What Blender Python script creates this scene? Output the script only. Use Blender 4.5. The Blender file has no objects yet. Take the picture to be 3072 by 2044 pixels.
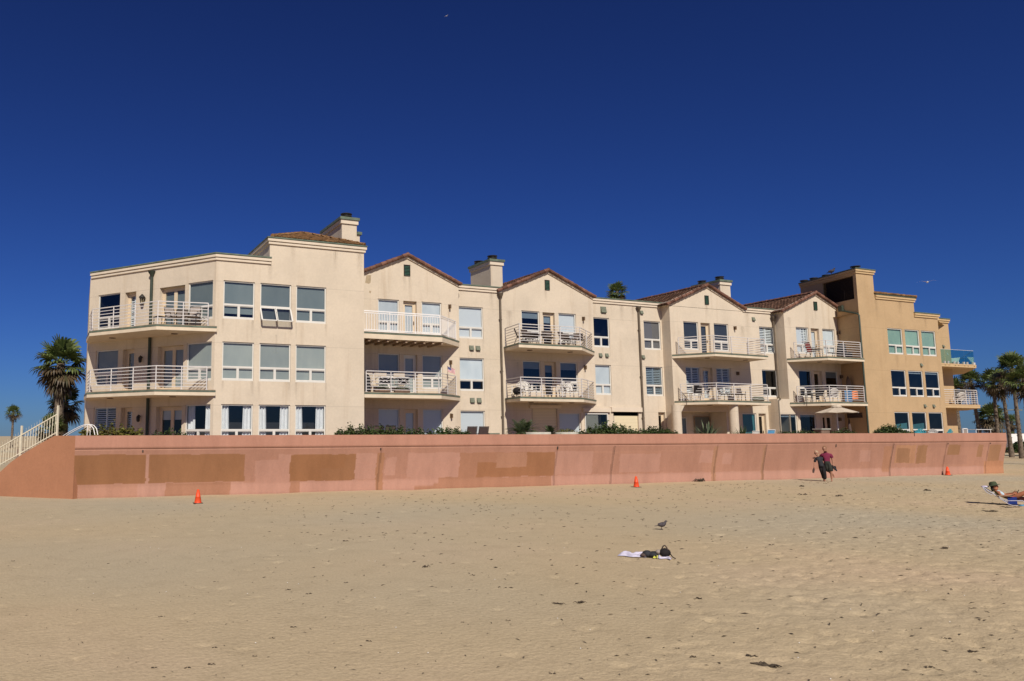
import bpy, bmesh, math, random
import numpy as np
from mathutils import Matrix, Vector
R = math.radians
random.seed(7); RNG = np.random.default_rng(11)
scene = bpy.context.scene
COL = scene.collection
# ------------------------------------------------------------------ camera
EYE = 2.43
cam = bpy.data.objects.new('camera', bpy.data.cameras.new('camera')); COL.objects.link(cam); scene.camera = cam
xr = Vector((0.92403, -0.38237, -0.00288)); yu = Vector((-0.04376, -0.11322, 0.99261)); zb = Vector((-0.37987, -0.91707, -0.12135))
mw = Matrix((xr, yu, zb)).transposed().to_4x4(); mw.translation = (0, 0, EYE)
cam.matrix_world = mw
cam.data.sensor_width = 36; cam.data.lens = 27.07; cam.data.shift_x = 0.1393; cam.data.clip_end = 5000
scene.view_settings.view_transform = 'Standard'; scene.view_settings.look = 'None'; scene.view_settings.exposure = 0
# ------------------------------------------------------------------ light
SUND = Vector((-0.24, -1.0, 0.88)).normalized()      # towards the sun
sun = bpy.data.objects.new('sun', bpy.data.lights.new('sun', 'SUN')); COL.objects.link(sun)
sun.data.energy = 4.7; sun.data.angle = R(0.5); sun.data.color = (1.0, 0.94, 0.84)
sun.rotation_euler = SUND.to_track_quat('Z', 'Y').to_euler()
world = bpy.data.worlds.new('World'); scene.world = world; world.use_nodes = True
wt = world.node_tree; wt.nodes.clear()
sky = wt.nodes.new('ShaderNodeTexSky'); sky.sky_type = 'NISHITA'; sky.sun_disc = False
sky.sun_elevation = math.asin(SUND.z); sky.sun_rotation = math.atan2(SUND.x, SUND.y)
sky.air_density = 1.0; sky.dust_density = 0.1; sky.ozone_density = 3.0
# polarising filter: deeper blue, as in the photograph
gm = wt.nodes.new('ShaderNodeGamma'); gm.inputs['Gamma'].default_value = 1.25
ml = wt.nodes.new('ShaderNodeMix'); ml.data_type = 'RGBA'; ml.blend_type = 'MULTIPLY'; ml.inputs['Factor'].default_value = 1
ml.inputs[7].default_value = (0.147, 0.170, 0.355, 1)
bg = wt.nodes.new('ShaderNodeBackground'); bg.inputs['Strength'].default_value = 0.07 * 1.3
wo = wt.nodes.new('ShaderNodeOutputWorld')
wt.links.new(sky.outputs[0], gm.inputs[0]); 
tc = wt.nodes.new('ShaderNodeTexCoord'); sx = wt.nodes.new('ShaderNodeSeparateXYZ'); wt.links.new(tc.outputs['Generated'], sx.inputs[0])
er = wt.nodes.new('ShaderNodeValToRGB'); els = er.color_ramp.elements          # clean blue haze low down, deepest blue high up
for p_, c_ in ((.0, (.70, 1.16, 1.28)), (.07, (.98, 1.08, 1.0)), (.225, (1.08, 1.08, 1.05)), (.38, (1.12, 1.10, 1.18)), (.52, (.95, .93, 1.0)), (1., (.9, .9, .95))):
    e_ = els[0] if p_ == 0 else els[1] if p_ == 1. else els.new(p_); e_.position = p_; e_.color = (c_[0] / 1.3, c_[1] / 1.3, c_[2] / 1.3, 1)
wt.links.new(sx.outputs[2], er.inputs[0])
m3 = wt.nodes.new('ShaderNodeMix'); m3.data_type = 'RGBA'; m3.blend_type = 'MULTIPLY'; m3.inputs['Factor'].default_value = 1
wt.links.new(gm.outputs[0], ml.inputs[6]); wt.links.new(ml.outputs[2], m3.inputs[6]); wt.links.new(er.outputs[0], m3.inputs[7]); wt.links.new(m3.outputs[2], bg.inputs[0]); wt.links.new(bg.outputs[0], wo.inputs[0])
# ------------------------------------------------------------------ materials
class NT:
    def __init__(s, name):
        s.m = bpy.data.materials.new(name); s.m.use_nodes = True; s.t = s.m.node_tree; s.t.nodes.clear()
        s.out = s.n('OutputMaterial'); s.geo = s.n('NewGeometry')
    def n(s, kind, **kw):
        nd = s.t.nodes.new('ShaderNode' + kind)
        for k, v in kw.items(): setattr(nd, k, v)
        return nd
    def l(s, a, b): s.t.links.new(a, b)
    def mapping(s, scale, vec=None):
        mp = s.n('Mapping'); mp.inputs['Scale'].default_value = scale
        s.l(vec or s.geo.outputs['Position'], mp.inputs['Vector']); return mp.outputs[0]
    def noise(s, scale, detail=4, rough=.55, vec=None, out='Fac'):
        nz = s.n('TexNoise'); nz.inputs['Scale'].default_value = scale; nz.inputs['Detail'].default_value = detail; nz.inputs['Roughness'].default_value = rough
        s.l(vec or s.geo.outputs['Position'], nz.inputs['Vector']); return nz.outputs[out]
    def ramp(s, fac, stops):
        r = s.n('ValToRGB'); el = r.color_ramp.elements
        while len(el) < len(stops): el.new(.5)
        for e, (p, c) in zip(el, stops): e.position = p; e.color = (*c, 1) if len(c) == 3 else c
        s.l(fac, r.inputs[0]); return r.outputs[0]
    def mix(s, a, b, fac=1., blend='MIX'):
        m = s.n('Mix', data_type='RGBA', blend_type=blend)
        for v, i in ((fac, 0), (a, 6), (b, 7)):
            if hasattr(v, 'node'): s.l(v, m.inputs[i])
            else: m.inputs[i].default_value = v if i == 0 else (*v, 1) if len(v) == 3 else v
        return m.outputs[2]
    def math(s, op, a, b=None, c=None):
        m = s.n('Math', operation=op)
        for i, v in enumerate((a, b, c)):
            if v is None: continue
            if hasattr(v, 'node'): s.l(v, m.inputs[i])
            else: m.inputs[i].default_value = v
        return m.outputs[0]
    def bump(s, h, strength=.3, dist=.02, nrm=None):
        b = s.n('Bump'); b.inputs['Strength'].default_value = strength; b.inputs['Distance'].default_value = dist
        s.l(h, b.inputs['Height'])
        if nrm: s.l(nrm, b.inputs['Normal'])
        return b.outputs[0]
    def bsdf(s, color, rough=.7, normal=None, metallic=0, spec=.3, **kw):
        p = s.n('BsdfPrincipled')
        for k, v in (('Base Color', color), ('Roughness', rough), ('Metallic', metallic), ('Specular IOR Level', spec)):
            if hasattr(v, 'node'): s.l(v, p.inputs[k])
            else: p.inputs[k].default_value = (*v, 1) if k == 'Base Color' else v
        for k, v in kw.items(): p.inputs[k].default_value = v
        if normal: s.l(normal, p.inputs['Normal'])
        s.l(p.outputs[0], s.out.inputs[0]); return p

def plain(name, c, rough=.6, var=.25, scale=6, bump=0, metallic=0, spec=.3):
    t = NT(name); f = t.noise(scale, 5)
    c0 = tuple(max(0, v * (1 - var)) for v in c); c1 = tuple(min(1, v * (1 + var * .6)) for v in c)
    col = t.ramp(f, [(.3, c0), (.7, c1)])
    t.bsdf(col, rough, t.bump(t.noise(scale * 8, 4), bump, .01) if bump else None, metallic, spec); return t.m

def stucco(name, c, stain=(.62, .52, .42), amt=.5):
    t = NT(name)
    big = t.noise(.55, 6, .6); drip = t.noise(1.0, 5, .6, t.mapping((2.6, 2.6, .16))); fine = t.noise(9, 5, .65)
    base = t.ramp(big, [(.25, tuple(v * .88 for v in c)), (.55, c), (.85, tuple(min(1, v * 1.06) for v in c))])
    f = t.ramp(drip, [(.55, (0, 0, 0)), (.82, (1, 1, 1))])
    base = t.mix(base, tuple(a * b for a, b in zip(c, stain)), t.math('MULTIPLY', f, amt))
    g = t.ramp(fine, [(.3, (.94, .94, .94)), (.7, (1.02, 1.02, 1.02))])
    base = t.mix(base, g, 1, 'MULTIPLY')
    sep = t.n('SeparateXYZ'); t.l(t.geo.outputs['Position'], sep.inputs[0]); z = sep.outputs[2]
    ln = None
    for k in (9.62, 6.70, 3.80):
        d = t.math('LESS_THAN', t.math('ABSOLUTE', t.math('SUBTRACT', z, k)), .014)
        ln = d if ln is None else t.math('ADD', ln, d)
    base = t.mix(base, tuple(v * .70 for v in c), t.math('MULTIPLY', ln, .55))
    n1 = t.bump(t.noise(55, 4, .7), .35, .012); n2 = t.bump(t.noise(2.2, 3), .25, .05, n1)
    t.bsdf(base, .92, n2, spec=.12); return t.m

def shade_cloth(name, c):
    t = NT(name); oi = t.n('ObjectInfo'); col = t.ramp(oi.outputs['Random'], [(0, tuple(v * .78 for v in c)), (1, tuple(min(1, v * 1.12) for v in c))])
    col = t.mix(col, t.ramp(t.noise(1.2, 3, .5, t.mapping((1.5, 1.5, .6))), [(.3, (.86, .88, .9)), (.7, (1.04, 1.03, 1.02))]), 1, 'MULTIPLY'); t.bsdf(col, .9); return t.m
def leafmat(name, cols, rough=.5):
    t = NT(name)
    col = t.ramp(t.geo.outputs['Random Per Island'], [(i / (len(cols) - 1), c) for i, c in enumerate(cols)])
    p = t.bsdf(col, rough, spec=.35)
    tr = t.n('BsdfTranslucent'); t.l(col, tr.inputs[0]); mx = t.n('MixShader'); mx.inputs[0].default_value = .25
    t.l(p.outputs[0], mx.inputs[1]); t.l(tr.outputs[0], mx.inputs[2]); t.l(mx.outputs[0], t.out.inputs[0]); return t.m

def glassmat(name, tint, base=.06, gain=.9):
    t = NT(name)
    fr = t.n('LayerWeight'); fr.inputs['Blend'].default_value = .5
    wob = t.bump(t.noise(1.3, 2), .06, .05); t.l(wob, fr.inputs['Normal'])
    fac = t.math('ADD', t.math('MULTIPLY', t.math('POWER', fr.outputs['Facing'], 4), gain), base)
    a = t.n('BsdfTransparent'); a.inputs[0].default_value = (*tint, 1)
    g = t.n('BsdfGlossy'); g.inputs['Roughness'].default_value = .03; g.inputs[0].default_value = (.9, .95, 1, 1); t.l(wob, g.inputs['Normal'])
    mx = t.n('MixShader'); t.l(fac, mx.inputs[0]); t.l(a.outputs[0], mx.inputs[1]); t.l(g.outputs[0], mx.inputs[2]); t.l(mx.outputs[0], t.out.inputs[0]); return t.m

def tilemat(name, c):
    t = NT(name)
    isl = t.ramp(t.geo.outputs['Random Per Island'], [(0, tuple(v * .62 for v in c)), (.5, c), (1, (c[0] * 1.25, c[1] * 1.2, c[2] * 1.15))])
    f = t.ramp(t.noise(3.5, 5), [(.35, (.6, .55, .5)), (.65, (1.05, 1.02, 1))])
    t.bsdf(t.mix(isl, f, 1, 'MULTIPLY'), .9, t.bump(t.noise(40, 3), .3, .01), spec=.15); return t.m

def slatblind(name, c, dark, pitch, duty):
    t = NT(name)
    sep = t.n('SeparateXYZ'); t.l(t.geo.outputs['Position'], sep.inputs[0])
    f = t.math('FRACT', t.math('MULTIPLY', sep.outputs[2], 1 / pitch)); m = t.math('GREATER_THAN', f, duty)
    t.bsdf(t.mix(c, dark, m), .6); return t.m

M = {}
CREAM = (.635, .535, .412)
M['stucco'] = stucco('cream_stucco', CREAM)
M['tan'] = stucco('tan_stucco', (.49, .338, .19), amt=.2)
M['trim'] = plain('cream_trim', (.66, .555, .43), .85, .08, 2)
M['tantrim'] = plain('tan_trim', (.54, .375, .20), .85, .08, 2)
M['slab'] = plain('balcony_cream', (.67, .555, .41), .85, .10, 2)
M['green'] = plain('green_flashing', (.125, .155, .112), .5, .35, 3)
M['vent_green'] = plain('vent_green', (.05, .16, .11), .5, .2, 5)
M['dark'] = plain('dark_room', (.030, .028, .030), .9, .3, 1)
M['frame'] = plain('white_vinyl', (.66, .63, .57), .45, .06, 2)
M['ftan'] = plain('tan_door_frame', (.66, .53, .37), .6, .08, 2)
M['glass'] = glassmat('window_glass', (.88, .91, .92))
M['glass_dark'] = glassmat('dark_window_glass', (.50, .56, .60), .07)
M['glass_rail'] = glassmat('balustrade_glass', (.64, .86, .84), .04)
M['bl_grey'] = shade_cloth('grey_shade', (.36, .38, .345))
M['bl_grey3'] = shade_cloth('slate_shade', (.20, .235, .23))
M['bl_white'] = slatblind('white_blind', (.66, .68, .69), (.56, .58, .59), .06, .8)
M['bl_plain'] = shade_cloth('white_roller_shade', (.66, .69, .70))
M['bl_dark'] = shade_cloth('charcoal_shade', (.15, .14, .14))
M['bl_green'] = shade_cloth('green_shade', (.28, .42, .33))
M['refl_teal'] = shade_cloth('teal_reflection', (.16, .40, .40))  # painted reflection: teal colour set behind dark panes
M['curtain'] = plain('sheer_curtain', (.78, .77, .76), .9, .08, 4)
M['shutter'] = plain('white_shutter', (.78, .79, .78), .5, .05, 3)
M['roll'] = slatblind('beige_roller_shutter', (.70, .60, .40), (.45, .37, .24), .09, .86)
M['white'] = plain('white_paint', (.80, .77, .74), .4, .06, 3)
M['rail'] = plain('white_rail_paint', (.62, .58, .55), .4, .10, 4)
M['pipe'] = plain('brown_downpipe', (.135, .105, .075), .5, .2, 3)
M['pipe_green'] = plain('green_downpipe', (.045, .058, .042), .5, .2, 3)
M['tile'] = tilemat('clay_tile', (.21, .112, .082))
M['tile_dark'] = tilemat('weathered_clay_tile', (.135, .078, .055))
M['tile_brown'] = tilemat('brown_clay_tile', (.25, .145, .07))
M['iron'] = plain('dark_iron', (.035, .03, .025), .5, .3, 8)
M['brass'] = plain('bronze_lamp', (.14, .085, .045), .45, .3, 8)
M['lampglass'] = plain('lamp_glass', (.75, .60, .35), .3, .1, 8)
M['ventgrey'] = plain('vent_hood', (.17, .18, .13), .6, .25, 8)
M['louvre'] = plain('dark_louvre', (.060, .042, .030), .8, .2, 4)
M['leafg'] = leafmat('hedge_leaf', [(.022, .040, .010), (.045, .075, .018), (.085, .115, .03), (.05, .055, .02)])
M['leafy'] = leafmat('yellow_hedge_leaf', [(.05, .055, .015), (.12, .12, .02), (.20, .19, .03), (.10, .06, .03)])
M['twig'] = plain('twig', (.10, .07, .05), .9, .3, 10)
M['frond'] = leafmat('palm_frond', [(.055, .08, .022), (.10, .135, .036), (.165, .20, .06), (.09, .11, .035)])
M['fronddead'] = leafmat('dead_palm_frond', [(.08, .055, .03), (.13, .09, .05), (.07, .065, .03)])
M['trunk'] = plain('palm_trunk', (.165, .125, .09), .95, .45, 5, .6)
M['blade'] = leafmat('strap_leaf', [(.03, .055, .02), (.075, .10, .04), (.13, .16, .075)])
M['bop'] = leafmat('grey_green_leaf', [(.05, .08, .04), (.13, .165, .09), (.22, .25, .15)])
M['deck'] = plain('balcony_deck', (.33, .225, .15), .9, .15, 3)
M['water'] = plain('sea_water', (.012, .03, .045), .08, .2, .3)
M['concrete'] = plain('terrace_concrete', (.32, .22, .15), .9, .15, 2, .2)
M['planter'] = plain('pale_concrete_planter', (.46, .43, .36), .9, .15, 5, .2)
M['brick'] = plain('brown_brick', (.22, .14, .10), .9, .3, 7, .3)
M['weed'] = plain('dried_seaweed', (.085, .063, .042), .9, .45, 12)
M['bits'] = plain('debris_bits', (.075, .055, .035), .9, .4, 12)
M['cone'] = plain('orange_plastic', (.80, .085, .025), .45, .12, 4)
M['rubber'] = plain('black_rubber', (.03, .025, .022), .7, .3, 6)
M['skin'] = plain('skin', (.36, .18, .115), .55, .12, 9)
M['skin_tan'] = plain('tanned_skin', (.36, .135, .065), .5, .18, 9)
M['hair'] = plain('brown_hair', (.20, .105, .05), .6, .3, 30)
M['hair_pale'] = plain('grey_blond_hair', (.42, .31, .19), .6, .3, 30)
M['hair_dark'] = plain('dark_hair', (.03, .018, .012), .6, .3, 30)
M['magenta'] = plain('magenta_shirt', (.185, .020, .055), .85, .25, 9)
M['charcoal'] = plain('charcoal_cloth', (.028, .028, .033), .85, .35, 9)
M['black'] = plain('black_cloth', (.014, .011, .012), .85, .3, 9)
M['olive'] = plain('dark_olive_cloth', (.03, .032, .025), .85, .4, 9)
M['hat'] = plain('olive_hat', (.055, .07, .035), .9, .2, 9)
M['navy'] = plain('blue_canvas', (.012, .035, .22), .7, .25, 9)
M['greenband'] = plain('green_canvas', (.03, .22, .06), .7, .2, 9)
M['alu'] = plain('pale_tube', (.50, .48, .54), .3, .1, 9)
M['pale'] = plain('pale_blue_cloth', (.44, .56, .62), .8, .12, 9)
M['red'] = plain('red_cloth', (.50, .05, .06), .8, .2, 9)
M['sling'] = plain('grey_brown_sling', (.30, .25, .215), .8, .12, 12)
M['brownsling'] = plain('brown_sling', (.085, .055, .048), .8, .15, 12)
M['wicker'] = plain('dark_wicker', (.075, .052, .042), .8, .45, 14)
M['resin'] = plain('white_resin', (.70, .66, .60), .45, .06, 5)
M['turq'] = plain('turquoise_paint', (.09, .48, .56), .5, .12, 5)
M['skyblue'] = plain('blue_canvas_light', (.12, .36, .58), .7, .12, 5)
M['orange'] = plain('orange_towel', (.75, .22, .08), .9, .15, 5)
M['bluetowel'] = plain('blue_towel', (.09, .22, .40), .9, .2, 5)
M['beige'] = plain('beige_canvas', (.53, .44, .34), .85, .08, 3)
M['linen'] = plain('white_towel', (.56, .52, .63), .9, .1, 6)
M['lilac'] = plain('lilac_towel', (.60, .52, .66), .9, .15, 6)
M['yellow'] = plain('yellow_cloth', (.70, .68, .10), .8, .1, 6)
M['wood'] = plain('teak', (.33, .23, .15), .7, .25, 8)
M['graybird'] = plain('grey_feathers', (.075, .062, .068), .7, .45, 25)
M['whitebird'] = plain('white_feathers', (.8, .8, .8), .7, .1, 10)
M['flagred'] = plain('flag_red', (.55, .05, .07), .8, .1, 9)
M['flagblue'] = plain('flag_blue', (.03, .04, .16), .8, .1, 9)
M['grass'] = leafmat('ground_leaf', [(.03, .05, .015), (.08, .10, .03)])
def fabric_frame(): pass

# sand: pale, faintly pink, mottled; shallow dimples
t = NT('beach_sand')
a1 = t.noise(.16, 4, .5); a2 = t.noise(1.6, 6, .65); a3 = t.noise(22, 4, .7); a4 = t.noise(.05, 2)
c = t.ramp(a1, [(.3, (.48, .378, .238)), (.52, (.505, .392, .248)), (.72, (.54, .405, .266))])
c = t.mix(c, (.45, .38, .268), t.ramp(a4, [(.45, (0, 0, 0)), (.62, (1, 1, 1))]))
c = t.mix(c, t.ramp(a2, [(.28, (.91, .905, .90)), (.5, (1, 1, 1)), (.75, (1.03, 1.03, 1.03))]), 1, 'MULTIPLY')
c = t.mix(c, t.ramp(a3, [(.28, (.84, .83, .82)), (.6, (1.04, 1.04, 1.04))]), 1, 'MULTIPLY')
n1 = t.bump(t.noise(60, 4, .7), .35, .012); n2 = t.bump(t.noise(12, 5, .65), .7, .035, n1)
t.bsdf(c, .95, n2, spec=.08); M['sand'] = t.m
# seawall paint: mended patches come from a colour attribute
t = NT('seawall_paint')
at = t.n('Attribute'); at.attribute_name = 'paint'
c = t.mix(at.outputs[0], t.ramp(t.noise(.9, 6, .65, t.mapping((1.5, 1.5, .35))), [(.3, (.86, .85, .84)), (.6, (1.03, 1.03, 1.03))]), 1, 'MULTIPLY')
c = t.mix(c, t.ramp(t.noise(14, 5, .7), [(.3, (.93, .93, .93)), (.7, (1.04, 1.04, 1.04))]), 1, 'MULTIPLY')
t.bsdf(c, .9, t.bump(t.noise(30, 4), .25, .012), spec=.12); M['seawall'] = t.m
# ------------------------------------------------------------------ mesh building
OFF = {}
def offs(p): return OFF.get(p.name, Vector((0, 0, 0))) if p else Vector((0, 0, 0))
class Fr:
    """a vertical reference plane: u along it, t out of it, z up"""
    def __init__(s, o, d): s.o = Vector((*o, 0)); s.d = Vector((*d, 0)).normalized(); s.n = Vector((s.d.y, -s.d.x, 0))
    def __call__(s, u, t, z): return s.o + s.d * u + s.n * t + Vector((0, 0, z))
WF = Fr((0, 0), (1, 0))          # u = x, t = -y
ID = lambda x, y, z: Vector((x, y, z))
class MB:
    def __init__(s): s.v = []; s.f = []; s.m = []; s.sm = []
    def add(s, vs, fs, mi=0, smooth=False):
        b = len(s.v); s.v += [Vector(v) for v in vs]
        for f in fs: s.f.append([i + b for i in f]); s.m.append(mi); s.sm.append(smooth)
        return s
    def quad(s, a, b, c, d, mi=0): return s.add([a, b, c, d], [(0, 1, 2, 3)], mi)
    def poly(s, pts, mi=0): return s.add(pts, [tuple(range(len(pts)))], mi)
    def bx(s, fr, a0, a1, b0, b1, c0, c1, mi=0):
        p = [fr(a, b, c) for c in (c0, c1) for b in (b0, b1) for a in (a0, a1)]
        return s.add(p, [(0, 1, 3, 2), (4, 6, 7, 5), (0, 4, 5, 1), (2, 3, 7, 6), (0, 2, 6, 4), (1, 5, 7, 3)], mi)
    def bar(s, a, b, w, h=None, mi=0, up=(0, 0, 1)):
        a = Vector(a); b = Vector(b); d = (b - a).normalized(); up = Vector(up)
        if abs(d.dot(up)) > .95: up = Vector((1, 0, 0))
        x = d.cross(up).normalized() * w / 2; y = x.cross(d).normalized() * (h or w) / 2
        p = [q + i * x + j * y for q in (a, b) for i, j in ((-1, -1), (1, -1), (1, 1), (-1, 1))]
        return s.add(p, [(3, 2, 1, 0), (4, 5, 6, 7), (0, 1, 5, 4), (1, 2, 6, 5), (2, 3, 7, 6), (3, 0, 4, 7)], mi)
    def tube(s, pts, r, k=6, mi=0, cap=True, smooth=True):
        pts = [Vector(p) for p in pts]; n = len(pts); rs = r if hasattr(r, '__len__') else [r] * n
        vs = []; ref = None
        for i, p in enumerate(pts):
            d = (pts[min(i + 1, n - 1)] - pts[max(i - 1, 0)]).normalized()
            if ref is None: ref = Vector((0, 0, 1)) if abs(d.z) < .9 else Vector((1, 0, 0))
            x = d.cross(ref).normalized(); y = x.cross(d).normalized(); ref = y
            vs += [p + (x * math.cos(2 * math.pi * j / k) + y * math.sin(2 * math.pi * j / k)) * rs[i] for j in range(k)]
        fs = [(i * k + j, i * k + (j + 1) % k, (i + 1) * k + (j + 1) % k, (i + 1) * k + j) for i in range(n - 1) for j in range(k)]
        s.add(vs, fs, mi, smooth)
        if cap: s.add(vs[:k][::-1], [tuple(range(k))], mi); s.add(vs[-k:], [tuple(range(k))], mi)
        return s
    def lathe(s, c, prof, k=16, mi=0, smooth=True, sx=1, sy=1):
        c = Vector(c); vs = [c + Vector((sx * r * math.cos(2 * math.pi * j / k), sy * r * math.sin(2 * math.pi * j / k), z)) for r, z in prof for j in range(k)]
        fs = [(i * k + j, i * k + (j + 1) % k, (i + 1) * k + (j + 1) % k, (i + 1) * k + j) for i in range(len(prof) - 1) for j in range(k)]
        s.add(vs, fs, mi, smooth); s.add(vs[:k][::-1], [tuple(range(k))], mi); s.add(vs[-k:], [tuple(range(k))], mi); return s
    def ball(s, c, r, k=10, mi=0):
        rx, ry, rz = r if hasattr(r, '__len__') else (r, r, r)
        prof = [(math.sin(math.pi * i / k), -math.cos(math.pi * i / k)) for i in range(k + 1)]; prof[0] = (.02, -1); prof[-1] = (.02, 1)
        c = Vector(c); m = 2 * k
        vs = [c + Vector((rx * a * math.cos(2 * math.pi * j / m), ry * a * math.sin(2 * math.pi * j / m), rz * b)) for a, b in prof for j in range(m)]
        fs = [(i * m + j, i * m + (j + 1) % m, (i + 1) * m + (j + 1) % m, (i + 1) * m + j) for i in range(k) for j in range(m)]
        return s.add(vs, fs, mi, True)
    def prism(s, pts, z0, z1, mi=0, top=None):
        n = len(pts); lo = [Vector((x, y, z0)) for x, y in pts]; hi = [Vector((x, y, z1)) for x, y in pts]
        s.add(lo + hi, [(i, (i + 1) % n, n + (i + 1) % n, n + i) for i in range(n)], mi)
        s.add(lo[::-1], [tuple(range(n))], mi); return s.add(hi, [tuple(range(n))], mi if top is None else top)
    def sweep(s, prof, path, mi=0, closed_prof=True):
        """profile (t out, z up) carried along a polyline of (x,y,z); out is to the right-hand side when walking the path"""
        path = [Vector(p) for p in path]; n = len(path); k = len(prof); vs = []
        for i, p in enumerate(path):
            ns = []
            for a, b in ((i - 1, i), (i, i + 1)):
                if 0 <= a and b < n:
                    d = path[b] - path[a]; d.z = 0; d.normalize(); ns.append(Vector((d.y, -d.x, 0)))
            o = sum(ns, Vector()); o.normalize(); o /= max(.4, o.dot(ns[0]))
            vs += [p + o * a + Vector((0, 0, b)) for a, b in prof]
        kk = k if closed_prof else k - 1
        s.add(vs, [(i * k + j, i * k + (j + 1) % k, (i + 1) * k + (j + 1) % k, (i + 1) * k + j) for i in range(n - 1) for j in range(kk)], mi)
        if closed_prof: s.add(vs[:k][::-1], [tuple(range(k))], mi); s.add(vs[-k:], [tuple(range(k))], mi)
        return s
    def build(s, name, mats, parent=None, fixn=True):
        o = offs(parent); me = bpy.data.meshes.new(name)
        me.from_pydata([v - o for v in s.v], [], s.f)
        for m in (mats if isinstance(mats, (list, tuple)) else [mats]): me.materials.append(M[m])
        me.polygons.foreach_set('material_index', s.m); me.polygons.foreach_set('use_smooth', s.sm)
        if fixn and len(s.f) < 20000:
            b = bmesh.new(); b.from_mesh(me); bmesh.ops.recalc_face_normals(b, faces=b.faces); b.to_mesh(me); b.free()
        me.update(); ob = bpy.data.objects.new(name, me); COL.objects.link(ob)
        if parent: ob.parent = parent; OFF[ob.name] = o
        return ob
def npobj(name, verts, faces, mat, parent=None, smooth=False, sub=True):
    """fast mesh from arrays: all faces of equal size"""
    verts = np.asarray(verts, float).reshape(-1, 3)
    if parent and sub: verts = verts - np.array(offs(parent))
    faces = np.asarray(faces, np.int32); k = faces.shape[1]
    me = bpy.data.meshes.new(name); me.vertices.add(len(verts)); me.vertices.foreach_set('co', verts.ravel())
    me.loops.add(faces.size); me.loops.foreach_set('vertex_index', faces.ravel())
    me.polygons.add(len(faces)); me.polygons.foreach_set('loop_start', np.arange(0, faces.size, k, dtype=np.int32))
    me.materials.append(M[mat]); me.update(calc_edges=True); me.validate()
    if smooth: me.polygons.foreach_set('use_smooth', np.ones(len(faces), bool))
    ob = bpy.data.objects.new(name, me); COL.objects.link(ob)
    if parent: ob.parent = parent; OFF[ob.name] = offs(parent)
    return ob
def tag(o, label, cat, group=None, kind=None):
    if label: o['label'] = label
    if cat: o['category'] = cat
    if group: o['group'] = group
    if kind: o['kind'] = kind
    return o
def thing(name, label, cat, loc=(0, 0, 0), group=None):
    o = bpy.data.objects.new(name, None); COL.objects.link(o); o.empty_display_size = .3
    o.location = loc; OFF[o.name] = Vector(loc); return tag(o, label, cat, group)
def place(o, loc, rz=0, sc=1):
    o.location = loc; o.rotation_euler = (0, 0, rz); o.scale = (sc, sc, sc) if not hasattr(sc, '__len__') else sc; return o
def dup(root, loc, rz=0, label=None, group=None, sc=1):
    r = root.copy(); COL.objects.link(r); place(r, loc, rz, sc)
    if label: r['label'] = label
    if group: r['group'] = group
    for ch in list(root.children):
        c = ch.copy(); COL.objects.link(c); c.parent = r
        for g in list(ch.children):
            d = g.copy(); COL.objects.link(d); d.parent = c
    return r
def structure(o): o['kind'] = 'structure'; return o
# ================================================================== THE BUILDING
BL = thing('apartment_building', 'long three-storey cream apartment building with tan end block, gables and balconies', 'building', (30, 38, 1.5))
Z1 = 1.5                                             # terrace level
def wall(name, fr, u0, u1, z0, z1, holes=(), mat='stucco', extra=None):
    mb = MB(); H = [(a, b, c, d, dep) for a, b, c, d, dep in holes]
    us = sorted({u0, u1, *[h[0] for h in H], *[h[1] for h in H]}); zs = sorted({z0, z1, *[h[2] for h in H], *[h[3] for h in H]})
    for i in range(len(us) - 1):
        for j in range(len(zs) - 1):
            cu, cz = (us[i] + us[i + 1]) / 2, (zs[j] + zs[j + 1]) / 2
            if any(a < cu < b and c < cz < d for a, b, c, d, _ in H): continue
            mb.quad(fr(us[i], 0, zs[j]), fr(us[i + 1], 0, zs[j]), fr(us[i + 1], 0, zs[j + 1]), fr(us[i], 0, zs[j + 1]))
    for a, b, c, d, dep in H:
        for t0, t1, mi, g in ((0, -dep, 0, 0), (-dep, -dep - .8, 1, .02)):
            A, B, C, D_ = a - g, b + g, c - g, d + g
            mb.quad(fr(A, t0, C), fr(A, t1, C), fr(A, t1, D_), fr(A, t0, D_), mi); mb.quad(fr(B, t0, C), fr(B, t0, D_), fr(B, t1, D_), fr(B, t1, C), mi)
            mb.quad(fr(A, t0, D_), fr(A, t1, D_), fr(B, t1, D_), fr(B, t0, D_), mi); mb.quad(fr(A, t0, C), fr(B, t0, C), fr(B, t1, C), fr(A, t1, C), mi)
        mb.quad(fr(a - .02, -dep - .8, c - .02), fr(b + .02, -dep - .8, c - .02), fr(b + .02, -dep - .8, d + .02), fr(a - .02, -dep - .8, d + .02), 1)
    if extra: extra(mb)
    return mb.build('wall', [mat, 'dark'], BL)
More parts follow.
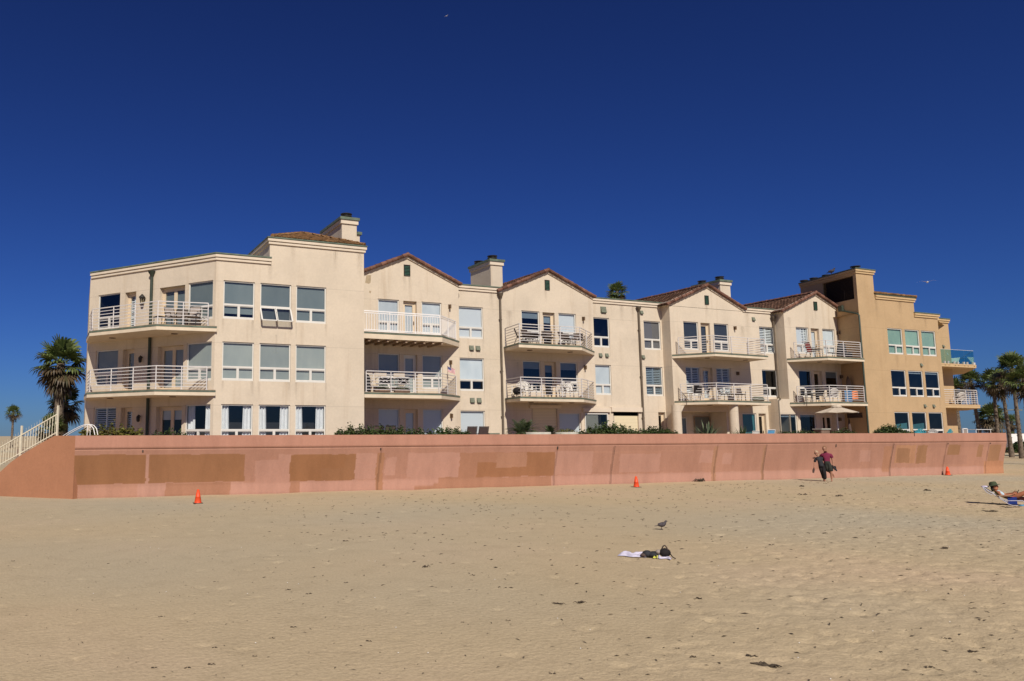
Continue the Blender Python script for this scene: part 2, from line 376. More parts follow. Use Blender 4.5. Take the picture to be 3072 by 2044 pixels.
def blind(par, fr, a, b, c, d, kind, t):
    """what hangs behind a pane, or a teal sheet painted as its reflection; a..b along, c..d up"""
    if kind in ('d', None): return
    Q = lambda mb, u0, u1, z0, z1, tt=t, mi=0: mb.quad(fr(u0, tt, z0), fr(u1, tt, z0), fr(u1, tt, z1), fr(u0, tt, z1), mi)
    h = d - c
    if kind in ('c', 'cl', 'cr'):
        mb = MB()
        for lo, hi, side in ((0, .26, 'l'), (.72, 1, 'r')):
            n = 14; prev = None
            for i in range(n + 1):
                f = i / n; u = a + (b - a) * (lo + (hi - lo) * f); tt = t - .05 + .035 * math.sin(f * 17 + lo * 9)
                fl = .04 * (1 if side == 'r' else -1) * (1 - f if side == 'r' else f)
                cur = (fr(u + fl * 0, tt, d), fr(u - fl, tt, c))
                if prev: mb.quad(prev[1], cur[1], cur[0], prev[0])
                prev = cur
        mb.build('curtain', 'curtain', par); return
    if kind == 's' or kind == 'sh':
        mb = MB(); n = int(h / .105); u0 = a + (b - a) * (.5 if kind == 'sh' else 0)
        for k in range(n):
            z = c + (k + .5) * h / n
            p = [fr(u0, t, z - .030), fr(b, t, z - .030), fr(b, t - .05, z + .030), fr(u0, t - .05, z + .030)]; mb.quad(*p)
        mid = (u0 + b) / 2
        for u in (u0 + .03, mid, b - .03): mb.bx(fr, u - .035, u + .035, t - .06, t + .01, c, d)
        mb.build('shutter', 'shutter', par)
        if kind == 'sh': m2 = MB(); Q(m2, a, u0, c, d, t - .02); m2.build('blind', 'bl_white', par)
        return
    mat = {'g': 'bl_grey', 'g3': 'bl_grey3', 'w': 'bl_white', 'p': 'bl_plain', 'k': 'bl_dark', 'gg': 'bl_green'}
    mb = MB()
    if kind in mat: Q(mb, a, b, c, d); mb.build('blind', mat[kind], par)
    elif kind == 'h': Q(mb, a, b, d - .24 * h, d); mb.build('blind', 'bl_plain', par)
    elif kind == 'h2': Q(mb, a, b, d - .10 * h, d); mb.build('blind', 'bl_plain', par)
    elif kind == 'gp': Q(mb, a, b, c + .13 * h, d); mb.build('blind', 'bl_grey3', par)
    elif kind == 'pp': Q(mb, a, b, c + .36 * h, d); mb.build('blind', 'bl_plain', par)
    elif kind == 'teal':
        mb.add([fr(a, t, c), fr(b - .1, t, c), fr(b - .1, t, c + .62 * h), fr(a, t, c + .55 * h)], [(0, 1, 2, 3)]); mb.build('blind', 'refl_teal', par)  # not a hung blind: teal sheet painted as the reflection in the pane
    elif kind == 'tealfull': Q(mb, a, b, c, d); mb.build('blind', 'refl_teal', par)
def window(fr, ua, ub, za, zb, zr=None, kind='d', low='two', dep=.12, glass='glass', opened=False, name='window', frame='frame', label=None):
    """frame is the part; pane and blind are its sub-parts"""
    mb = MB(); t0, t1 = -dep + .005, -dep + .065; w = .055
    ua += .004; ub -= .004; za += .004; zb -= .004
    mb.bx(fr, ua, ua + w, t0, t1, za, zb); mb.bx(fr, ub - w, ub, t0, t1, za, zb); mb.bx(fr, ua + w, ub - w, t0, t1, zb - w, zb); mb.bx(fr, ua + w, ub - w, t0, t1 + .03, za, za + w + .02)
    if zr:
        mb.bx(fr, ua + w, ub - w, t0, t1 + .012, zr - .045, zr + .045); um = (ua + ub) / 2
        if low == 'two' and not opened:
            mb.bx(fr, um - .06, um + .06, t0, t1 + .008, za + w + .02, zr - .045)
            for x0, x1 in ((ua + w, um - .06), (um + .06, ub - w)):
                for y0, y1 in ((za + w + .02, za + w + .055), (zr - .08, zr - .045)): mb.bx(fr, x0, x1, t0, t1 - .012, y0, y1)
        elif low == 'slider':
            um += .02
            mb.bx(fr, um - .04, um + .04, t0, t1 + .02, za + w, zr - .045); mb.bx(fr, um + .04, ub - w, t0, t1 + .015, za + w + .02, za + w + .06); mb.bx(fr, um + .04, ub - w, t0, t1 + .015, zr - .085, zr - .045)
    W = mb.build(name, frame, BL)
    if label: W['label'] = label
    if opened:                                       # awning sashes pushed out at the bottom
        m2 = MB(); mp = MB(); hz, bz, bt = zr - .05, za - .02, .34
        for x0, x1 in ((ua + .02, (ua + ub) / 2 - .015), ((ua + ub) / 2 + .015, ub - .02)):
            a, b, c_, d_ = fr(x0, t1, hz), fr(x1, t1, hz), fr(x1, bt, bz), fr(x0, bt, bz)
            for p, q in ((a, b), (b, c_), (c_, d_), (d_, a)): m2.bar(p, q, .07, .05)
            mp.quad(a, b, c_, d_)
        m2.build('open_sash', 'frame', W); mp.build('pane', 'glass_sash', W, False); zlow = zr
    pm = MB(); t = -dep + .03
    zp = zr if opened else za + w
    pm.quad(fr(ua + w, t, zp), fr(ub - w, t, zp), fr(ub - w, t, zb - w), fr(ua + w, t, zb - w)); pm.build('pane', glass, W, False)
    blind(W, fr, ua + .02, ub - .02, za + .03, zb - .03, kind, -dep - .03)
    return W
M['vent_patch'] = plain('bare_render_patch', (.40, .31, .20), .95, .2, 6)
M['glass_sash'] = glassmat('tilted_glass', (.80, .84, .86), .28, 1.0)
def door(fr, ua, ub, za, zb, kind='g', dep=.30, leaves=1, frame='ftan', glass='glass', handle=True):
    mb = MB(); t0, t1 = -dep + .005, -dep + .07; w = .07; ua += .004; ub -= .004; zb -= .004
    mb.bx(fr, ua, ua + w, t0, t1, za, zb); mb.bx(fr, ub - w, ub, t0, t1, za, zb); mb.bx(fr, ua + w, ub - w, t0, t1, zb - w, zb)
    lw = (ub - ua - 2 * w) / leaves; panes = []
    for k in range(leaves):
        a = ua + w + k * lw; b = a + lw
        mb.bx(fr, a, a + .10, t0, t1 - .015, za, zb - w); mb.bx(fr, b - .10, b, t0, t1 - .015, za, zb - w); mb.bx(fr, a + .1, b - .1, t0, t1 - .015, zb - w - .12, zb - w); mb.bx(fr, a + .1, b - .1, t0, t1 - .015, za, za + .22)
        panes.append((a + .1, b - .1))
    D_ = mb.build('door', frame, BL); pm = MB()
    for a, b in panes: pm.quad(fr(a, -dep + .03, za + .22), fr(b, -dep + .03, za + .22), fr(b, -dep + .03, zb - w - .12), fr(a, -dep + .03, zb - w - .12))
    pm.build('pane', glass, D_, False)
    if handle:
        hm = MB(); u = panes[-1][1] + .05; hm.bx(fr, u - .02, u + .02, t1 - .015, t1 + .03, za + .92, za + 1.10); hm.bar(fr(u, t1 + .04, za + 1.0), fr(u - .09, t1 + .04, za + 1.0), .02); hm.build('handle', 'brass', D_)
    blind(D_, fr, ua + w, ub - w, za + .2, zb - w - .1, kind, -dep - .03); return D_
CORN = [(0, 0), (.07, .0), (.07, .095), (.03, .105), (.03, .125), (.12, .14), (.12, .265), (0, .28)]
CAP = [(.0, .28), (.15, .28), (.15, .345), (-.18, .345), (-.18, .30), (0, .30)]
def cornice(path, mat='trim', cap=True, capmat='green'):
    c = MB().sweep(CORN, path).build('cornice', mat, BL)
    if cap: MB().sweep(CAP, path).build('parapet_cap', capmat, BL)
def inset(poly, d):
    P = [Vector((x, y)) for x, y in poly]; out = []
    for i, p in enumerate(P):
        ns = []
        for a, b in ((i - 1, i), (i, i + 1)):
            if 0 <= a and b < len(P): e = (P[b] - P[a]).normalized(); ns.append(Vector((e.y, -e.x)))
        o = sum(ns, Vector((0, 0))).normalized(); out.append(p - o * (d / max(.4, o.dot(ns[0]))))
    return out
def railing(par, path, zt, style='bars', h=1.06, mat='rail', sp=1.45, ends=(1, 1)):
    mb = MB(); glass = None; P = [Vector((*p, 0)) for p in path]
    for i in range(len(P) - 1):
        a, b = P[i], P[i + 1]; L = (b - a).length; d = (b - a) / L; n = max(1, round(L / sp))
        Zt = Vector((0, 0, zt)); hh = Vector((0, 0, h))
        if style == 'glass':
            gm_ = MB(); m = max(1, round(L / 1.25))
            for k in range(m): gm_.bx(Fr((a.x, a.y), (d.x, d.y)), L * k / m + .02, L * (k + 1) / m - .02, -.008, .008, zt - .03, zt + 1.02)
            gm_.build('glass_panel', 'glass_rail', par)
            for k in range(m):
                for q in (.18, .82): mb.bx(Fr((a.x, a.y), (d.x, d.y)), L * (k + q) / m - .03, L * (k + q) / m + .03, -.03, .10, zt - .18, zt + .16)
            mb.bar(a + Zt + Vector((0, 0, 1.035)), b + Zt + Vector((0, 0, 1.035)), .025, .02); continue
        for k in range(n + 1):
            if i > 0 and k == 0: continue
            if i == 0 and k == 0 and not ends[0]: continue
            if i == len(P) - 2 and k == n and not ends[1]: continue
            q = a + d * L * k / n; mb.bar(q + Zt, q + Zt + hh, .042); mb.bx(ID, q.x - .06, q.x + .06, q.y - .06, q.y + .06, zt, zt + .02)
        if style == 'bars':
            for k in range(7): z = Vector((0, 0, zt + h - k * (h - .10) / 6.2)); mb.bar(a + z, b + z, .042 if k == 0 else .029)
        else:                                        # upright pickets
            for z in (h, h - .10, .10, .02): mb.bar(a + Vector((0, 0, zt + z)), b + Vector((0, 0, zt + z)), .055 if z == h else .04)
            m = int(L / .145)
            for k in range(1, m): q = a + d * L * k / m; mb.bar(q + Vector((0, 0, zt + .10)), q + Vector((0, 0, zt + h - .10)), .026)
    return mb.build('railing', mat, par)
def balcony(path, back, zt, zb, style='bars', mat='slab', trim='green', ends=(1, 1), lights=(), rpath=None, sp=1.45):
    poly = path + back
    B = MB().prism(poly, zb, zt - .11).build('balcony', mat, BL)
    tp = [Vector((x, y)) for x, y in inset(path, -.015)]
    MB().prism([tuple(p) for p in tp] + back, zt - .108, zt - .03).build('edge_flashing', trim, B)
    MB().prism([tuple(p) for p in inset(path, .03)] + back, zt - .029, zt).build('deck', 'deck', B)
    railing(B, rpath or [tuple(p) for p in inset(path, .10)], zt, style, ends=ends, mat='white' if style == 'pickets' else 'rail', sp=sp)
    for x, y in lights: MB().lathe((x, y, zb - .035), [(.16, .036), (.16, .01), (.10, 0)], 14).build('soffit_light', 'brass', B)
    return B
def tube_part(name, pts, r, mat, k=8): return MB().tube(pts, r, k).build(name, mat, BL)
def downpipe(x, y, ztop, zbot=Z1 + .15, mat='pipe', out=.10):
    mb = MB(); yy = y - out; mb.lathe((x, yy - .03, ztop - .34), [(.055, 0), (.07, .10), (.17, .24), (.19, .34)], 4); mb.lathe((x, yy - .03, ztop), [(.2, 0), (.2, .04)], 4)
    mb.tube([(x, yy, ztop - .3), (x, yy, 4), (x, yy, zbot + .25), (x - .12, yy - .10, zbot)], .06, 8)
    for z in (9.0, 6.0, 3.4): mb.bx(ID, x - .085, x + .085, yy - .02, y, z, z + .05)
    mb.build('downpipe', mat, BL)
def wall_lamp(x, y, z, style=0):
    mb = MB()
    if style == 0: mb.bx(ID, x - .06, x + .06, y - .03, y, z - .12, z + .12); mb.bar((x, y - .03, z + .08), (x, y - .16, z + .08), .03); mb.lathe((x, y - .15, z - .12), [(.05, 0), (.055, .22)], 10)
    else: mb.bx(ID, x - .05, x + .05, y - .03, y, z - .1, z + .1); mb.tube([(x, y - .03, z), (x, y - .12, z + .06), (x, y - .2, z + .02)], .018, 6); mb.lathe((x, y - .2, z - .12), [(.10, 0), (.03, .14)], 10)
    L = mb.build('wall_lamp', 'brass', BL); MB().lathe((x, y - (.15 if style == 0 else .2), z - .15), [(.03, 0), (.045, .035)], 8).build('bulb', 'lampglass', L)
def vent(x, y, z, s=.13):
    mb = MB(); mb.add([(x - s, y, z - s), (x + s, y, z - s), (x + s, y, z + s), (x - s, y, z + s), (x - s, y - .12, z - s * .9), (x + s, y - .12, z - s * .9), (x + s, y - .03, z + s), (x - s, y - .03, z + s)],
                      [(4, 5, 6, 7), (0, 4, 7, 3), (1, 2, 6, 5), (3, 7, 6, 2)]); mb.bx(ID, x - s * 1.15, x + s * 1.15, y - .02, y, z - s * 1.1, z + s * 1.1); mb.build('wall_vent', 'ventgrey', BL)
def gable_vent(fr, u, z0, z1, w=.19):
    mb = MB(); mb.bx(fr, u - w, u + w, .0, .02, z0, z1); n = 7
    for a, b in ((u - w, u - w + .035), (u + w - .035, u + w)): mb.bx(fr, a, b, .02, .05, z0, z1)
    mb.bx(fr, u - w, u + w, .02, .05, z1 - .03, z1); mb.bx(fr, u - w, u + w, .02, .05, z0, z0 + .03)
    V = mb.build('gable_vent', 'iron', BL); sl = MB(); h = (z1 - z0 - .06) / n
    for k in range(n): z = z0 + .03 + h * k; sl.add([fr(u - w + .035, .055, z), fr(u + w - .035, .055, z), fr(u + w - .035, .022, z + h * .34), fr(u - w + .035, .022, z + h * .34)], [(0, 1, 2, 3)])
    sl.build('louvre', 'vent_green', V)
def tiles(mb, A, B, C, D, course=.36, pitch=.26, lift=.05, mi=1):
    """clay barrel tiles on the slope A,B (eave) .. D,C (ridge); triangular slopes have D == C"""
    A, B, C, D = map(Vector, (A, B, C, D)); up = ((D + C) / 2 - (A + B) / 2); n = up.cross(B - A).normalized()
    if n.z < 0: n = -n
    H = up.length; nc = max(2, int(H / course))
    for j in range(nc):
        f0, f1 = j / nc, (j + 1.12) / nc; f1 = min(f1, 1)
        a0, b0, a1, b1 = A.lerp(D, f0), B.lerp(C, f0), A.lerp(D, f1), B.lerp(C, f1); L = (b0 - a0).length; m = int(L / pitch)
        if m < 1: continue
        for i in range(m):
            q0, q1 = (i + .5) / m, (i + .5) / m
            p0 = a0.lerp(b0, q0); p1 = p0 + (up / H) * (H / nc * 1.15); e = (B - A).normalized() * pitch * .5
            if ((p1 - A).dot(up) / H) > H: continue
            lo = [p0 + e * math.cos(math.pi * k / 4) + n * (lift + .085 * math.sin(math.pi * k / 4)) for k in range(5)]
            hi = [p1 + e * .82 * math.cos(math.pi * k / 4) + n * (.012 + .07 * math.sin(math.pi * k / 4)) for k in range(5)]
            mb.add(lo + hi, [(k, k + 1, 6 + k, 5 + k) for k in range(4)], mi)
            mb.add(lo, [(0, 1, 2, 3, 4)], mi)
    mb.quad(A, B, C, D, mi)
def ridge_tiles(mb, a, b, r=.098, L=.36):
    a, b = Vector(a), Vector(b); n = max(1, round((b - a).length / L)); d = (b - a) / n
    for k in range(n):
        s = random.uniform(-.008, .008); p = a + d * k
        mb.tube([p + Vector((0, 0, s)), p + d * 1.08 + Vector((0, 0, s + .0))], [r * 1.12, r * .88], 8, smooth=False)
def gable(fr, y, ul, ua, ur, ze, za, wallmat='stucco', cut_l=None, cut_r=None, depth=7.5, ret=None, tile='tile'):
    sl = lambda u: ze + (za - ze) * (1 - abs(u - ua) / ((ua - ul) if u < ua else (ur - ua)))
    L = cut_l if cut_l is not None else ul; Rr = cut_r if cut_r is not None else ur
    MB().poly([fr(L, 0, ze), fr(Rr, 0, ze), fr(Rr, 0, sl(Rr)), fr(ua, 0, za), fr(L, 0, sl(L))] if (L != ul or Rr != ur) else [fr(L, 0, ze), fr(Rr, 0, ze), fr(ua, 0, za)]).build('gable_wall', wallmat, BL)
    path = [(L, y, sl(L)), (ua, y, za), (Rr, y, sl(Rr))]
    if ret: path = [(L, y + ret, sl(L)), (L + .001, y, sl(L))] + path[1:]
    cornice(path, cap=False)
    mb = MB(); h = .15; yo = y - .16; yb = y + depth; s = (za - ze) / (ua - ul)
    LL, RR = L - (.35 if cut_l is None else 0), Rr + (.12 if cut_r is None else 0)
    tiles(mb, (LL, yb, sl(L) + h - s * (L - LL)), (LL, yo, sl(L) + h - s * (L - LL)), (ua, yo, za + h), (ua, yb, za + h))
    tiles(mb, (RR, yo, sl(Rr) + h - s * (RR - Rr)), (RR, yb, sl(Rr) + h - s * (RR - Rr)), (ua, yb, za + h), (ua, yo, za + h))
    ridge_tiles(mb, (LL, yo + .02, sl(L) + h - s * (L - LL) + .05), (ua, yo + .02, za + h + .05)); ridge_tiles(mb, (RR, yo + .02, sl(Rr) + h - s * (RR - Rr) + .05), (ua, yo + .02, za + h + .05))
    ridge_tiles(mb, (ua, yo, za + h + .07), (ua, yb, za + h + .07))
    mb.build('roof', [tile, 'tile_dark'], BL)
def chimney(x0, x1, y0, y1, z0, zt, mat='stucco', flues=1, trim='trim', fx=None):
    mb = MB(); mb.bx(ID, x0, x1, y0, y1, z0, zt - .16); c = mb.build('chimney', mat, BL)
    MB().bx(ID, x0 - .07, x1 + .07, y0 - .07, y1 + .07, zt - .36, zt - .14).build('cap_band', trim, c)
    MB().bx(ID, x0 - .13, x1 + .13, y0 - .13, y1 + .13, zt - .139, zt).build('cap', 'green', c)
    for k in range(flues):
        y = y0 + .45 + k * (y1 - y0 - .8) / max(1, flues - 1) if flues > 1 else y0 + .45
        f = MB().lathe(((x0 + x1) / 2, y, zt), [(.22, 0), (.22, .13), (.30, .15), (.30, .19), (.2, .21), (.2, .25), (.31, .27), (.31, .31)], 14); f.build('flue', 'iron', c)
    return c
T3, S3, R3, T2, S2, R2, T1, R1, S1 = 9.68, 7.84, 8.48, 6.74, 4.88, 5.51, 3.79, 2.66, 1.95
D3, D2, D1 = 7.47, 4.50, Z1 + .02                   # deck levels
# ---- left block: angled face A, front face B with the raised tower
FA = Fr((1.70, 42.48), (5.26, -6.90)); LA = 8.676
FB = Fr((0, 35.58), (1, 0))
aw = [(.65, 2.28), (6.93, 8.50)]; adr = (2.63, 3.43); add = (5.05, 6.73)
H = []
for zt, zs, zd in ((T3, S3, D3), (T2 + .03, S2 + .06, D2), (T1 + .06, S1, D1)):
    H += [(a, b, zs, zt, .12) for a, b in aw] + [(*adr, zd, zt - .05, .30), (*add, zd, zt - .05, .30)]
wall('wall', FA, 0, LA, Z1, 10.62, H)
for (zt, zs, zr, zd), kinds in zip(((T3, S3, R3, D3), (T2 + .03, S2 + .06, R2 + .06, D2), (T1 + .06, S1, R1, D1)), (('d', 's', 'g3', 'g3'), ('g', 'g', 'g', 'g'), ('s', 's', 'h', 'c'))):
    window(FA, *aw[0], zs, zt, zr, kinds[0], glass='glass_dark' if kinds[0] == 'd' else 'glass'); window(FA, *aw[1], zs, zt, zr, kinds[3])
    door(FA, *adr, zd, zt - .05, kinds[1]); door(FA, *add, zd, zt - .05, kinds[2], leaves=2)
bw = [(7.32, 8.82), (9.09, 10.63), (10.88, 12.43)]
H = [(a, b, s, t_, .12) for a, b in bw for s, t_ in ((S3 + .02, T3), (S2 + .07, T2 + .03), (S1, T1 + .06))]
def btop(mb): mb.quad(FB(9.53, 0, 10.62), FB(14.45, 0, 10.62), FB(14.45, 0, 11.9), FB(9.53, 0, 11.9))
wall('wall', FB, 6.96, 14.45, Z1, 10.62, H, extra=btop)
for i, (a, b) in enumerate(bw):
    window(FB, a, b, S3 + .02, T3, R3 + .06, 'gp' if i == 0 else 'g3', opened=(i == 1), label='window with both lower sashes pushed open' if i == 1 else None)
    window(FB, a, b, S2 + .07, T2 + .03, R2 + .08, 'g'); window(FB, a, b, S1, T1 + .06, R1, 'c')
mb = MB(); mb.quad((1.7, 42.48, Z1), (1.95, 50, Z1), (1.95, 50, 10.62), (1.7, 42.48, 10.62)); mb.build('wall', 'stucco', BL); mb = MB(); mb.quad((14.45, 35.58, Z1), (14.45, 38, Z1), (14.45, 38, 11.9), (14.45, 35.58, 11.9))
mb.quad((9.53, 35.58, 10.62), (9.53, 40.6, 10.62), (9.53, 40.6, 11.9), (9.53, 35.58, 11.9)); mb.quad((9.53, 40.6, 10.5), (14.45, 40.6, 10.5), (14.45, 40.6, 11.9), (9.53, 40.6, 11.9)); mb.quad((14.45, 38, 10.5), (14.45, 40.6, 10.5), (14.45, 40.6, 11.9), (14.45, 38, 11.9))
mb.build('wall', 'stucco', BL)
MB().poly([(1.7, 42.48, 10.6), (6.96, 35.58, 10.6), (14.45, 35.58, 10.6), (14.45, 50, 10.6), (1.95, 50, 10.6)]).build('flat_roof', 'planter', BL)
cornice([(1.76, 42.40, 10.62), (6.96, 35.58, 10.62), (9.60, 35.58, 10.62)])
cornice([(9.53, 40.6, 11.63), (9.53, 35.58, 11.63), (14.45, 35.58, 11.63), (14.45, 38.5, 11.63)])
mb = MB(); ap = (12.0, 38.1, 12.98); q = [(9.62, 35.46, 11.96), (14.46, 35.46, 11.96), (14.46, 40.55, 11.96), (9.62, 40.55, 11.96)]
for i in range(4): tiles(mb, q[i], q[(i + 1) % 4], ap, ap, .34, .26); ridge_tiles(mb, (*q[i][:2], q[i][2] + .06), (*ap[:2], ap[2] + .06))
mb.build('roof', ['tile_brown', 'tile_brown'], BL)
chimney(13.78, 14.62, 37.0, 40.1, 11.9, 13.82); MB().bx(ID, 14.63, 14.95, 37.4, 39.6, 11.5, 13.05).build('chimney', 'stucco', BL); MB().bx(ID, 14.635, 15.05, 37.3, 39.7, 13.05, 13.2).build('chimney_cap', 'green', BL)
for zt, zb, lt in ((D3, 7.20, [(2.7, 39.6), (5.3, 36.9)]), (D2, 4.23, [(2.7, 39.6), (5.3, 36.9)])):
    balcony([(1.62, 39.35), (4.32, 35.72), (7.02, 35.45)], [(6.96, 35.60), (1.72, 42.46), (1.60, 42.2)], zt, zb, lights=lt, rpath=[(1.72, 41.9), (1.74, 39.38), (4.38, 35.82), (6.62, 35.58)], ends=(0, 1))
p = FA(4.58, .10, 0); mb = MB(); mb.lathe((p.x, p.y - .02, 10.18), [(.06, 0), (.07, .1), (.17, .24), (.2, .34)], 4); mb.tube([(p.x, p.y, 10.2), (p.x, p.y, D3)], .075, 8); mb.tube([(p.x, p.y, 7.19), (p.x, p.y, D2)], .075, 8); mb.tube([(p.x, p.y, 4.22), (p.x, p.y, Z1)], .075, 8); mb.build('downpipe', 'pipe_green', BL)
p = FA(4.02, .16, 0)
for k, z in enumerate((9.10, 6.2, 3.3)):
    mb = MB(); mb.bar(FA(4.02, 0, z + .05), FA(4.02, .16, z + .12), .035); mb.lathe((p.x, p.y, z - .22), [(.05, 0), (.09, .10), (.13, .32), (.17, .36), (.10, .44), (.03, .52)] if k == 0 else [(.05, 0), (.08, .06), (.09, .24), (.03, .32)], 8)
    L = mb.build('wall_lamp', 'iron', BL)
    if k == 0: MB().lathe((p.x, p.y, z - .16), [(.085, 0), (.118, .24)], 6, smooth=False).build('bulb', 'lampglass', L)
t = NT('rain_streak'); tc_ = t.n('TexCoord'); sx_ = t.n('SeparateXYZ'); t.l(t.n('UVMap').outputs[0], sx_.inputs[0])
f_ = t.math('MULTIPLY', t.math('MULTIPLY', t.math('SUBTRACT', 1.0, t.math('ABSOLUTE', t.math('SUBTRACT', t.math('MULTIPLY', sx_.outputs[0], 2.0), 1.0))), sx_.outputs[1]), t.ramp(t.noise(3, 5, .7, t.mapping((14, 14, .8))), [(.35, (0, 0, 0)), (.65, (1, 1, 1))]))
a_ = t.n('BsdfTransparent'); b_ = t.n('BsdfDiffuse'); b_.inputs[0].default_value = (.20, .14, .09, 1); mx_ = t.n('MixShader'); t.l(t.math('MULTIPLY', f_, .32), mx_.inputs[0]); t.l(a_.outputs[0], mx_.inputs[1]); t.l(b_.outputs[0], mx_.inputs[2]); t.l(mx_.outputs[0], t.out.inputs[0]); M['streak'] = t.m
def streaks(fr, items):
    """dirty run-off below sills and pipes, lying on the wall"""
    for u, z, w, h in items:
        o = MB().quad(fr(u - w / 2, .005, z - h), fr(u + w / 2, .005, z - h), fr(u + w / 2, .005, z), fr(u - w / 2, .005, z)).build('rain_streak', 'streak', BL, False); uv = o.data.uv_layers.new(name='UVMap')
        for j, c in enumerate(((0, 0), (1, 0), (1, 1), (0, 1))): uv.data[j].uv = c
# ---- gabled bays
def bay(y, wins, dr, col, kinds3, kinds2, kinds1, u0, u1, lamp, dz=0., glass1='glass'):
    fr = Fr((0, y), (1, 0)); H = []
    for zt, zs, zd in ((T3, S3, D3), (T2 + dz, S2 + dz, D2)):
        H += [(a, b, zs, zt, .12) for a, b in wins] + [(*dr, zd, zt - .02, .24)]
    if kinds1: H += [(a, b, S1, T1, .12) for a, b in wins] + [(*dr, D1, T1 - .02, .24)]
    return fr, H
def fill(fr, wins, dr, kinds, zt, zs, zr, zd, frame='ftan', low='two'):
    for (a, b), k in zip(wins, (kinds[0], kinds[2])): window(fr, a, b, zs, zt, zr, k, low, glass='glass_dark' if k in ('d', 'h', 'h2', 'k') else 'glass')
    door(fr, *dr, zd, zt - .02, kinds[1], .24, frame=frame, glass='glass_dark' if kinds[1] in ('d', 'h', 'k') else 'glass')
# C
yC = 37.46; cw = [(16.02, 17.27), (18.63, 19.86)]; cd = (17.52, 18.33)
FC, H = bay(yC, cw, cd, None, 1, 1, 1, 0, 0, 0)
wall('wall', FC, 14.45, 20.95, Z1, 10.66, H)
fill(FC, cw, cd, 'ppp', T3, S3, R3 - .02, D3); fill(FC, cw, cd, 'ggg', T2, S2, R2, D2, 'frame'); fill(FC, cw, cd, 'www', T1, S1, R1 - .35, D1)
gable(FC, yC, 14.57, 17.76, 20.95, 10.66, 12.02); gable_vent(FC, 17.75, 11.05, 11.66)
MB().poly([FC(15.28, .004, 10.48), FC(15.5, .004, 10.44), FC(15.6, .004, 10.52), FC(15.63, .004, 10.93), FC(15.36, .004, 10.90)]).build('repair_patch', 'vent_patch', BL); MB().poly([FC(15.5, .004, 9.98), FC(15.6, .004, 9.93), FC(15.63, .004, 10.05), FC(15.53, .004, 10.08)]).build('repair_patch', 'vent_patch', BL)
yK = 37.97; FK = Fr((0, yK), (1, 0)); kw = (21.21, 22.81)
wall('wall', FK, 20.95, 24.05, Z1, 10.62, [(*kw, S3, T3, .12), (*kw, S2 - .02, T2 - .01, .12), (*kw, D1, T1 - .04, .12)])
window(FK, *kw, S3, T3, R3, 'w'); window(FK, *kw, S2 - .02, T2 - .01, R2 - .02, 'pp'); window(FK, *kw, D1, T1 - .04, None, 'w')
cornice([(20.95, yK, 10.60), (24.05, yK, 10.60)]); MB().quad((20.9, 38.0, 10.55), (24.1, 38.0, 10.55), (24.1, 46, 10.55), (20.9, 46, 10.55)).build('flat_roof', 'planter', BL)
MB().quad((20.95, yC, Z1), (20.95, yK, Z1), (20.95, yK, 10.66), (20.95, yC, 10.66)).build('wall', 'stucco', BL)
for x, z in ((22.0, 7.30), (22.42, 7.30), (21.99, 4.33), (22.43, 4.33)): vent(x, yK, z)
downpipe(23.93, yK, 10.55); chimney(24.33, 25.16, 39.5, 41.9, 10.5, 13.0, flues=2)
balcony([(14.47, 35.64), (18.94, 35.68), (20.92, 37.44)], [(14.47, 37.44)], 7.62, 7.26, 'pickets', lights=[(19.3, 36.6)], rpath=[(14.5, 35.76), (18.86, 35.79), (20.7, 37.42)], sp=1.5)
mb = MB()
for k in range(9): u = 14.75 + k * .52; mb.add([(u, 35.75, 7.256), (u + .10, 35.75, 7.256), (u + .10, 37.4, 7.256), (u, 37.4, 7.256), (u, 35.75, 7.13), (u + .10, 35.75, 7.13), (u + .10, 37.4, 7.13), (u, 37.4, 7.13)], [(4, 5, 6, 7), (0, 4, 7, 3), (1, 2, 6, 5), (0, 1, 5, 4)])
mb.build('soffit_joists', 'wood', BL)
balcony([(14.47, 35.6), (18.80, 35.6), (20.92, 37.44)], [(14.47, 37.44)], D2 + .06, 4.27, rpath=[(14.62, 35.74), (18.72, 35.74), (20.66, 37.40)])
for z in (9.5, 6.38, 3.45): wall_lamp(20.34, yC, z)
# D
yD = 38.0; dw = [(25.44, 26.70), (28.07, 29.34)]; dd = (26.93, 27.79)
FD, H = bay(yD, dw, dd, None, 1, 1, 0, 0, 0, 0, -.03)
H += [(25.97, 27.80, D1, 3.9, .10), (27.90, 29.48, D1, 3.67, .16), (29.68, 31.42, D1, 3.67, .16)]
wall('wall', FD, 24.05, 30.65, Z1, 10.66, [h for h in H if h[2] > 3] + [(25.97, 27.80, D1, 3.9, .10), (27.90, 29.48, D1, 3.67, .16)])
fill(FD, dw, dd, ('h', 'h', 'w'), T3, S3 + .1, R3, D3); fill(FD, dw, dd, 'hhh', T2 - .03, S2 - .03, R2, D2)
def roller(fr, a, b, z0, z1, dep, hdr=.0):
    mb = MB(); mb.quad(fr(a + .06, -dep + .03, z0), fr(b - .06, -dep + .03, z0), fr(b - .06, -dep + .03, z1), fr(a + .06, -dep + .03, z1))
    r = mb.build('roller_shutter', 'roll', BL); g = MB()
    for u in (a, b - .06): g.bx(fr, u + .002, u + .058, -dep, .02, z0, z1 - .01)
    g.build('guide_rail', 'beige', r)
roller(FD, 25.97, 27.80, D1, 3.9, .10); window(FD, 27.90, 29.48, D1, 3.67, None, 'w', dep=.16)
wall('wall', FD, 30.65, 31.62, Z1, 4.1, [(30.72, 31.42, D1, 3.67, .16)]); window(FD, 29.70, 31.42, D1, 3.67, None, 'd', dep=.0, glass='glass_dark')
MB().bx(FD, 29.55, 31.6, .005, .16, 3.75, 3.98).build('awning_cassette', 'trim', BL); MB().bx(FD, 25.8, 27.95, .005, .14, 3.93, 4.12).build('shutter_box', 'trim', BL)
